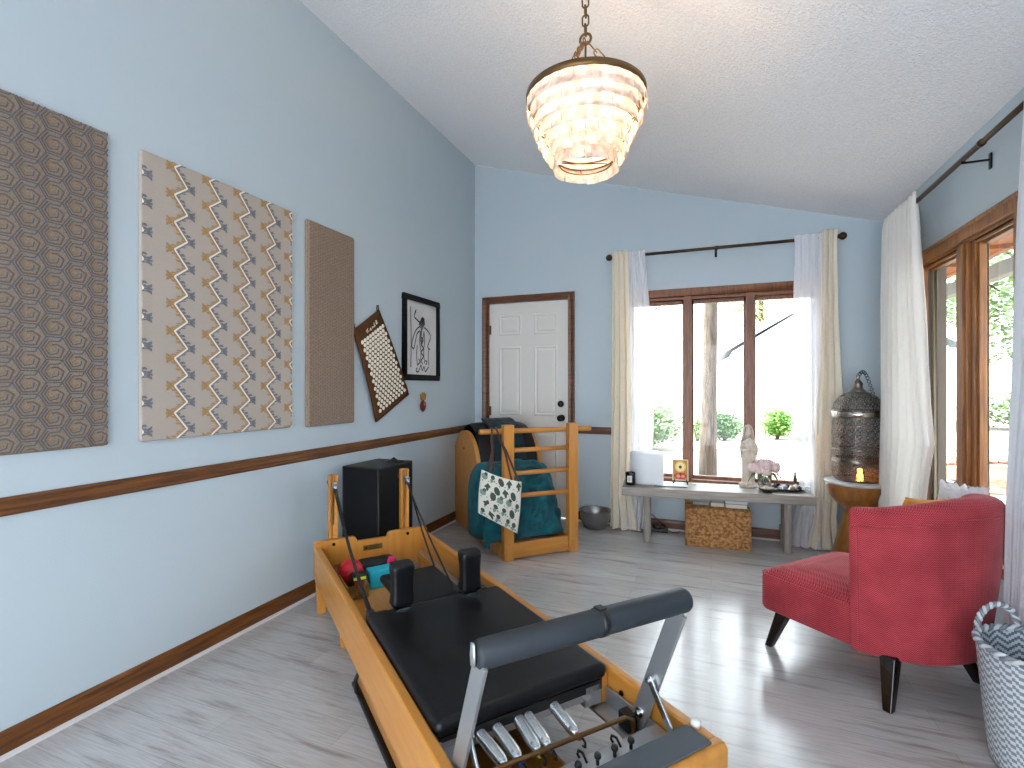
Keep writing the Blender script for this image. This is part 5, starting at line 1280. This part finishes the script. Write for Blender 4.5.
def shrub(label, x, y, rx, ry, h, c, c2, n, s, blobs=4, name='shrub', group=None):
    t = thing(name, label, 'shrub', (x, y, -.06), group=group); b = MB(); m = max(1, blobs)
    for k in range(m):
        ox = rx*.5*(2*(k+.5)/m-1); foliage(b, (ox, random.uniform(-.2, .2)*ry, h*random.uniform(.48, .56)), rx*.62, ry, h*.5*random.uniform(.85, 1), n//m, s)
    b.build('foliage', leaf_mat('leaf_'+c[1:], c, c2), t, fixn=False)
    b = MB()
    for k in range(5): a = k*1.26; b.tube([(0, 0, 0), (rx*.25*math.cos(a), ry*.25*math.sin(a), h*.3), (rx*.5*math.cos(a), ry*.5*math.sin(a), h*.7)], [.03, .02, .01], 6)
    b.build('stem', mat('twig', '#5b4a3a', .8), t)
shrub('wide pale green hedge beyond the left pane of the back window', -1.38, 10.7, .90, .5, .98, '#6b8a5c', '#93b080', 8000, .08)
shrub('rounded green shrub just right of the tree trunk', .30, 13.0, .42, .4, .72, '#4c6f43', '#6f9560', 3200, .08)
shrub('small bright shrub peeking out left of the tree trunk', -.30, 12.6, .22, .25, .60, '#6d8d4e', '#8fb06a', 700, .07)
shrub('light green shrub with low skirt beyond the right pane', 1.52, 13.9, .37, .35, .78, '#6f9a4a', '#94bd68', 3400, .08)
shrub('low green ground cover beside the light green shrub', 2.15, 13.2, .42, .22, .24, '#5f8f45', '#84b062', 700, .07, 3)
shrub('long clipped green hedge outside the side window', 9.3, 19.6, 2.0, .8, 1.25, '#587a49', '#7fa068', 4200, .12, 7)
def tree(label, x, y, h, r, crown, cz, crx, crz, c, c2, n, s, lean=0, name='tree'):
    t = thing(name, label, 'tree', (x, y, -.06)); b = MB(); P = []; R = []
    for k in range(13):
        f = k/12; P.append((lean*f*f+.03*math.sin(5*f), .03*math.sin(4*f), h*f)); R.append(r*(1.2-.2*min(1, f*6))*(1-.45*f))
    b.tube(P, R, 18)
    b.build('trunk', mat('bark_'+str(int(x*10))+name, '#372f28', .95, c2='#564b41', scale=4, stretch=(9, 9, 1.2), bump=1.0, bscale=12), t)
    b = MB(); random.seed(int(x*7+y))
    br = []
    for k in range(9):
        a = k*2.4; f = .45+.06*k; z0 = h*f; e = Vector((lean*f*f+crx*.8*math.cos(a), crx*.8*math.sin(a), min(h*1.05, z0+crz*.7))); b.tube([(lean*f*f, 0, z0), (e.x*.5, e.y*.5, z0+(e.z-z0)*.6), tuple(e)], [r*.35, r*.2, r*.06], 6)
    b.build('branches', bpy.data.materials['bark_'+str(int(x*10))+name], t)
    if crown:
        b = MB()
        for k in range(7):
            a = k*2.4; rr = crx*.55 if k else 0; foliage(b, (lean+rr*math.cos(a), rr*math.sin(a), cz+crz*.35*math.sin(k*1.7)), crx*.55, crx*.55, crz*.55, n//7, s, .3)
        b.build('foliage', leaf_mat('crown_'+c[1:], c, c2), t, fixn=False)
tree('bare grey brown tree trunk standing close behind the middle pane', -.045, 7.5, 7.5, .105, False, 0, 1.6, 1.5, '', '', 0, 0, .1)
tree('pale spring tree above the neighbouring house roof', 3.0, 36, 11, .2, True, 6.6, 3.4, 2.6, '#8f9d5c', '#b6bd82', 3600, .22)
tree('sparse grey tree beyond the left pane', -3.6, 24, 8, .18, True, 5.2, 3.0, 3.0, '#9aa58a', '#b9c2a8', 1700, .2)
tree('leafy green tree beyond the near side pane', 11.2, 24.5, 8, .2, True, 4.6, 3.6, 3.2, '#6d8a57', '#97b27c', 6200, .24)
tree('green tree beyond the far side pane', 10.6, 37, 10, .2, True, 5.6, 3.6, 3.8, '#71905d', '#9cb584', 4200, .24)
# neighbouring house
nh = thing('neighbor_house', 'white sided house with a grey gabled roof across the yard', 'house', (0, 18, -.06))
SID = bpy.data.materials.new('white_siding'); SID.use_nodes = True
def siding():
    nt = SID.node_tree; N = nt.nodes; Lk = nt.links; b = N['Principled BSDF']; tc = N.new('ShaderNodeTexCoord'); s = N.new('ShaderNodeSeparateXYZ'); Lk.new(tc.outputs['Object'], s.inputs[0])
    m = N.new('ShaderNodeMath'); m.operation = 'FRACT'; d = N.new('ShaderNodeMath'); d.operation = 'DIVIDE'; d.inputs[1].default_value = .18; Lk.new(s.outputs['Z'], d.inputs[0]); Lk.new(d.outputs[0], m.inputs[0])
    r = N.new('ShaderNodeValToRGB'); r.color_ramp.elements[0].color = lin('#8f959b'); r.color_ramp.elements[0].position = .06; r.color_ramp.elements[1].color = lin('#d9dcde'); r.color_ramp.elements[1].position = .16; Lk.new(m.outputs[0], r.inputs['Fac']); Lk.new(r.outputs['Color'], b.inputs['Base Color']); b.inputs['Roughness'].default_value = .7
siding()
ex, rx_, ez, rz_ = .3, 3.5, 2.45, 4.35
b = MB(); b.prism([(ex+.35, 0), (6.35, 0), (6.35, ez), (rx_, rz_-.1), (ex+.35, ez)], 0, 9, 'y'); b.build('wall', SID, nh)
ROOF = mat('grey_shingle', '#7f8790', .9, c2='#99a1a8', scale=8)
for x0, x1 in ((ex, rx_), (6.7, rx_)):
    b = MB(); b.hexa([(x0, -.4, ez), (x1, -.4, rz_), (x1, 9.3, rz_), (x0, 9.3, ez), (x0, -.4, ez+.14), (x1, -.4, rz_+.14), (x1, 9.3, rz_+.14), (x0, 9.3, ez+.14)]); b.build('roof_slope', ROOF, nh)
    b = MB(); b.hexa([(x0, -.46, ez-.1), (x1, -.46, rz_-.1), (x1, -.4, rz_-.1), (x0, -.4, ez-.1), (x0, -.46, ez+.16), (x1, -.46, rz_+.16), (x1, -.4, rz_+.16), (x0, -.4, ez+.16)]); b.build('bargeboard', WHITEP, nh)
for x0 in (4.4,):
    b = MB()
    for a in ((x0, x0+.08, .9, 2.1), (x0+.92, x0+1, .9, 2.1), (x0, x0+1, .9, .98), (x0, x0+1, 2.02, 2.1), (x0+.47, x0+.53, .98, 2.02)): b.box(a[0], a[1], -.04, 0, a[2], a[3])
    f = b.build('window', WHITEP, nh); b = MB(); b.box(x0+.08, x0+.92, -.02, -.005, .98, 2.02); b.build('pane', mat('dull_pane', '#7f8a92', .2), f)
# eave and porch beam outside the side window
SOF = mat('cedar_soffit', '#a5683a', .6, c2='#8a5330', scale=2, stretch=(10, 1, 10))
b = MB(); b.box(XR+.36, 2.5, -2.2, 8.2, 2.49, 2.55); b.box(2.44, 2.5, -2.2, 8.2, 2.465, 2.66)
for k in range(15): b.box(XR+.36, 2.44, -2+.7*k, -1.94+.7*k, 2.455, 2.49)
struct(b.build('eave_soffit', SOF))
b = MB(); b.box(2.46, 2.56, .5, 12.5, 2.255, 2.385); b.box(2.45, 2.57, 12.2, 12.3, -.06, 2.255); b.box(2.45, 2.57, .7, .82, -.06, 2.255); struct(b.build('porch_beam', mat('grey_stained_beam', '#6a6d68', .7)))

# ------------------------------------------------------------------ daylight, world, camera
w = bpy.data.worlds.new('sky'); scene.world = w; w.use_nodes = True
bg = w.node_tree.nodes['Background']; bg.inputs['Color'].default_value = (.86, .93, 1, 1); bg.inputs['Strength'].default_value = 1.0
def sun(name, direction, energy, angle, c):
    l = bpy.data.lights.new(name, 'SUN'); l.energy = energy; l.angle = angle; l.color = c
    o = bpy.data.objects.new(name, l); COL.objects.link(o); o.rotation_euler = Vector(direction).to_track_quat('-Z', 'Y').to_euler(); return o
sun('sun', (.62, .22, -.85), 3.2, .02, (1, .97, .93))

cam = bpy.data.cameras.new('camera'); co = bpy.data.objects.new('camera', cam); COL.objects.link(co)
cam.sensor_width = 36; cam.lens = FPX/1024*36; cam.shift_y = 2.5/1024; cam.clip_start = .05; cam.clip_end = 300
co.location = (0, 0, CAMH); co.rotation_euler = (PI/2, 0, math.atan2(199, 502)); scene.camera = co

vs = scene.view_settings; scene.display_settings.display_device = 'sRGB'
vs.view_transform = 'Standard'; vs.look = 'None'; vs.gamma = 1; vs.use_curve_mapping = False; vs.exposure = 3.15
cy = scene.cycles
cy.use_denoising = True; cy.max_bounces = 10; cy.diffuse_bounces = 6; cy.glossy_bounces = 4; cy.transmission_bounces = 8; cy.transparent_max_bounces = 16
cy.sample_clamp_indirect = 6; cy.caustics_reflective = False; cy.caustics_refractive = False
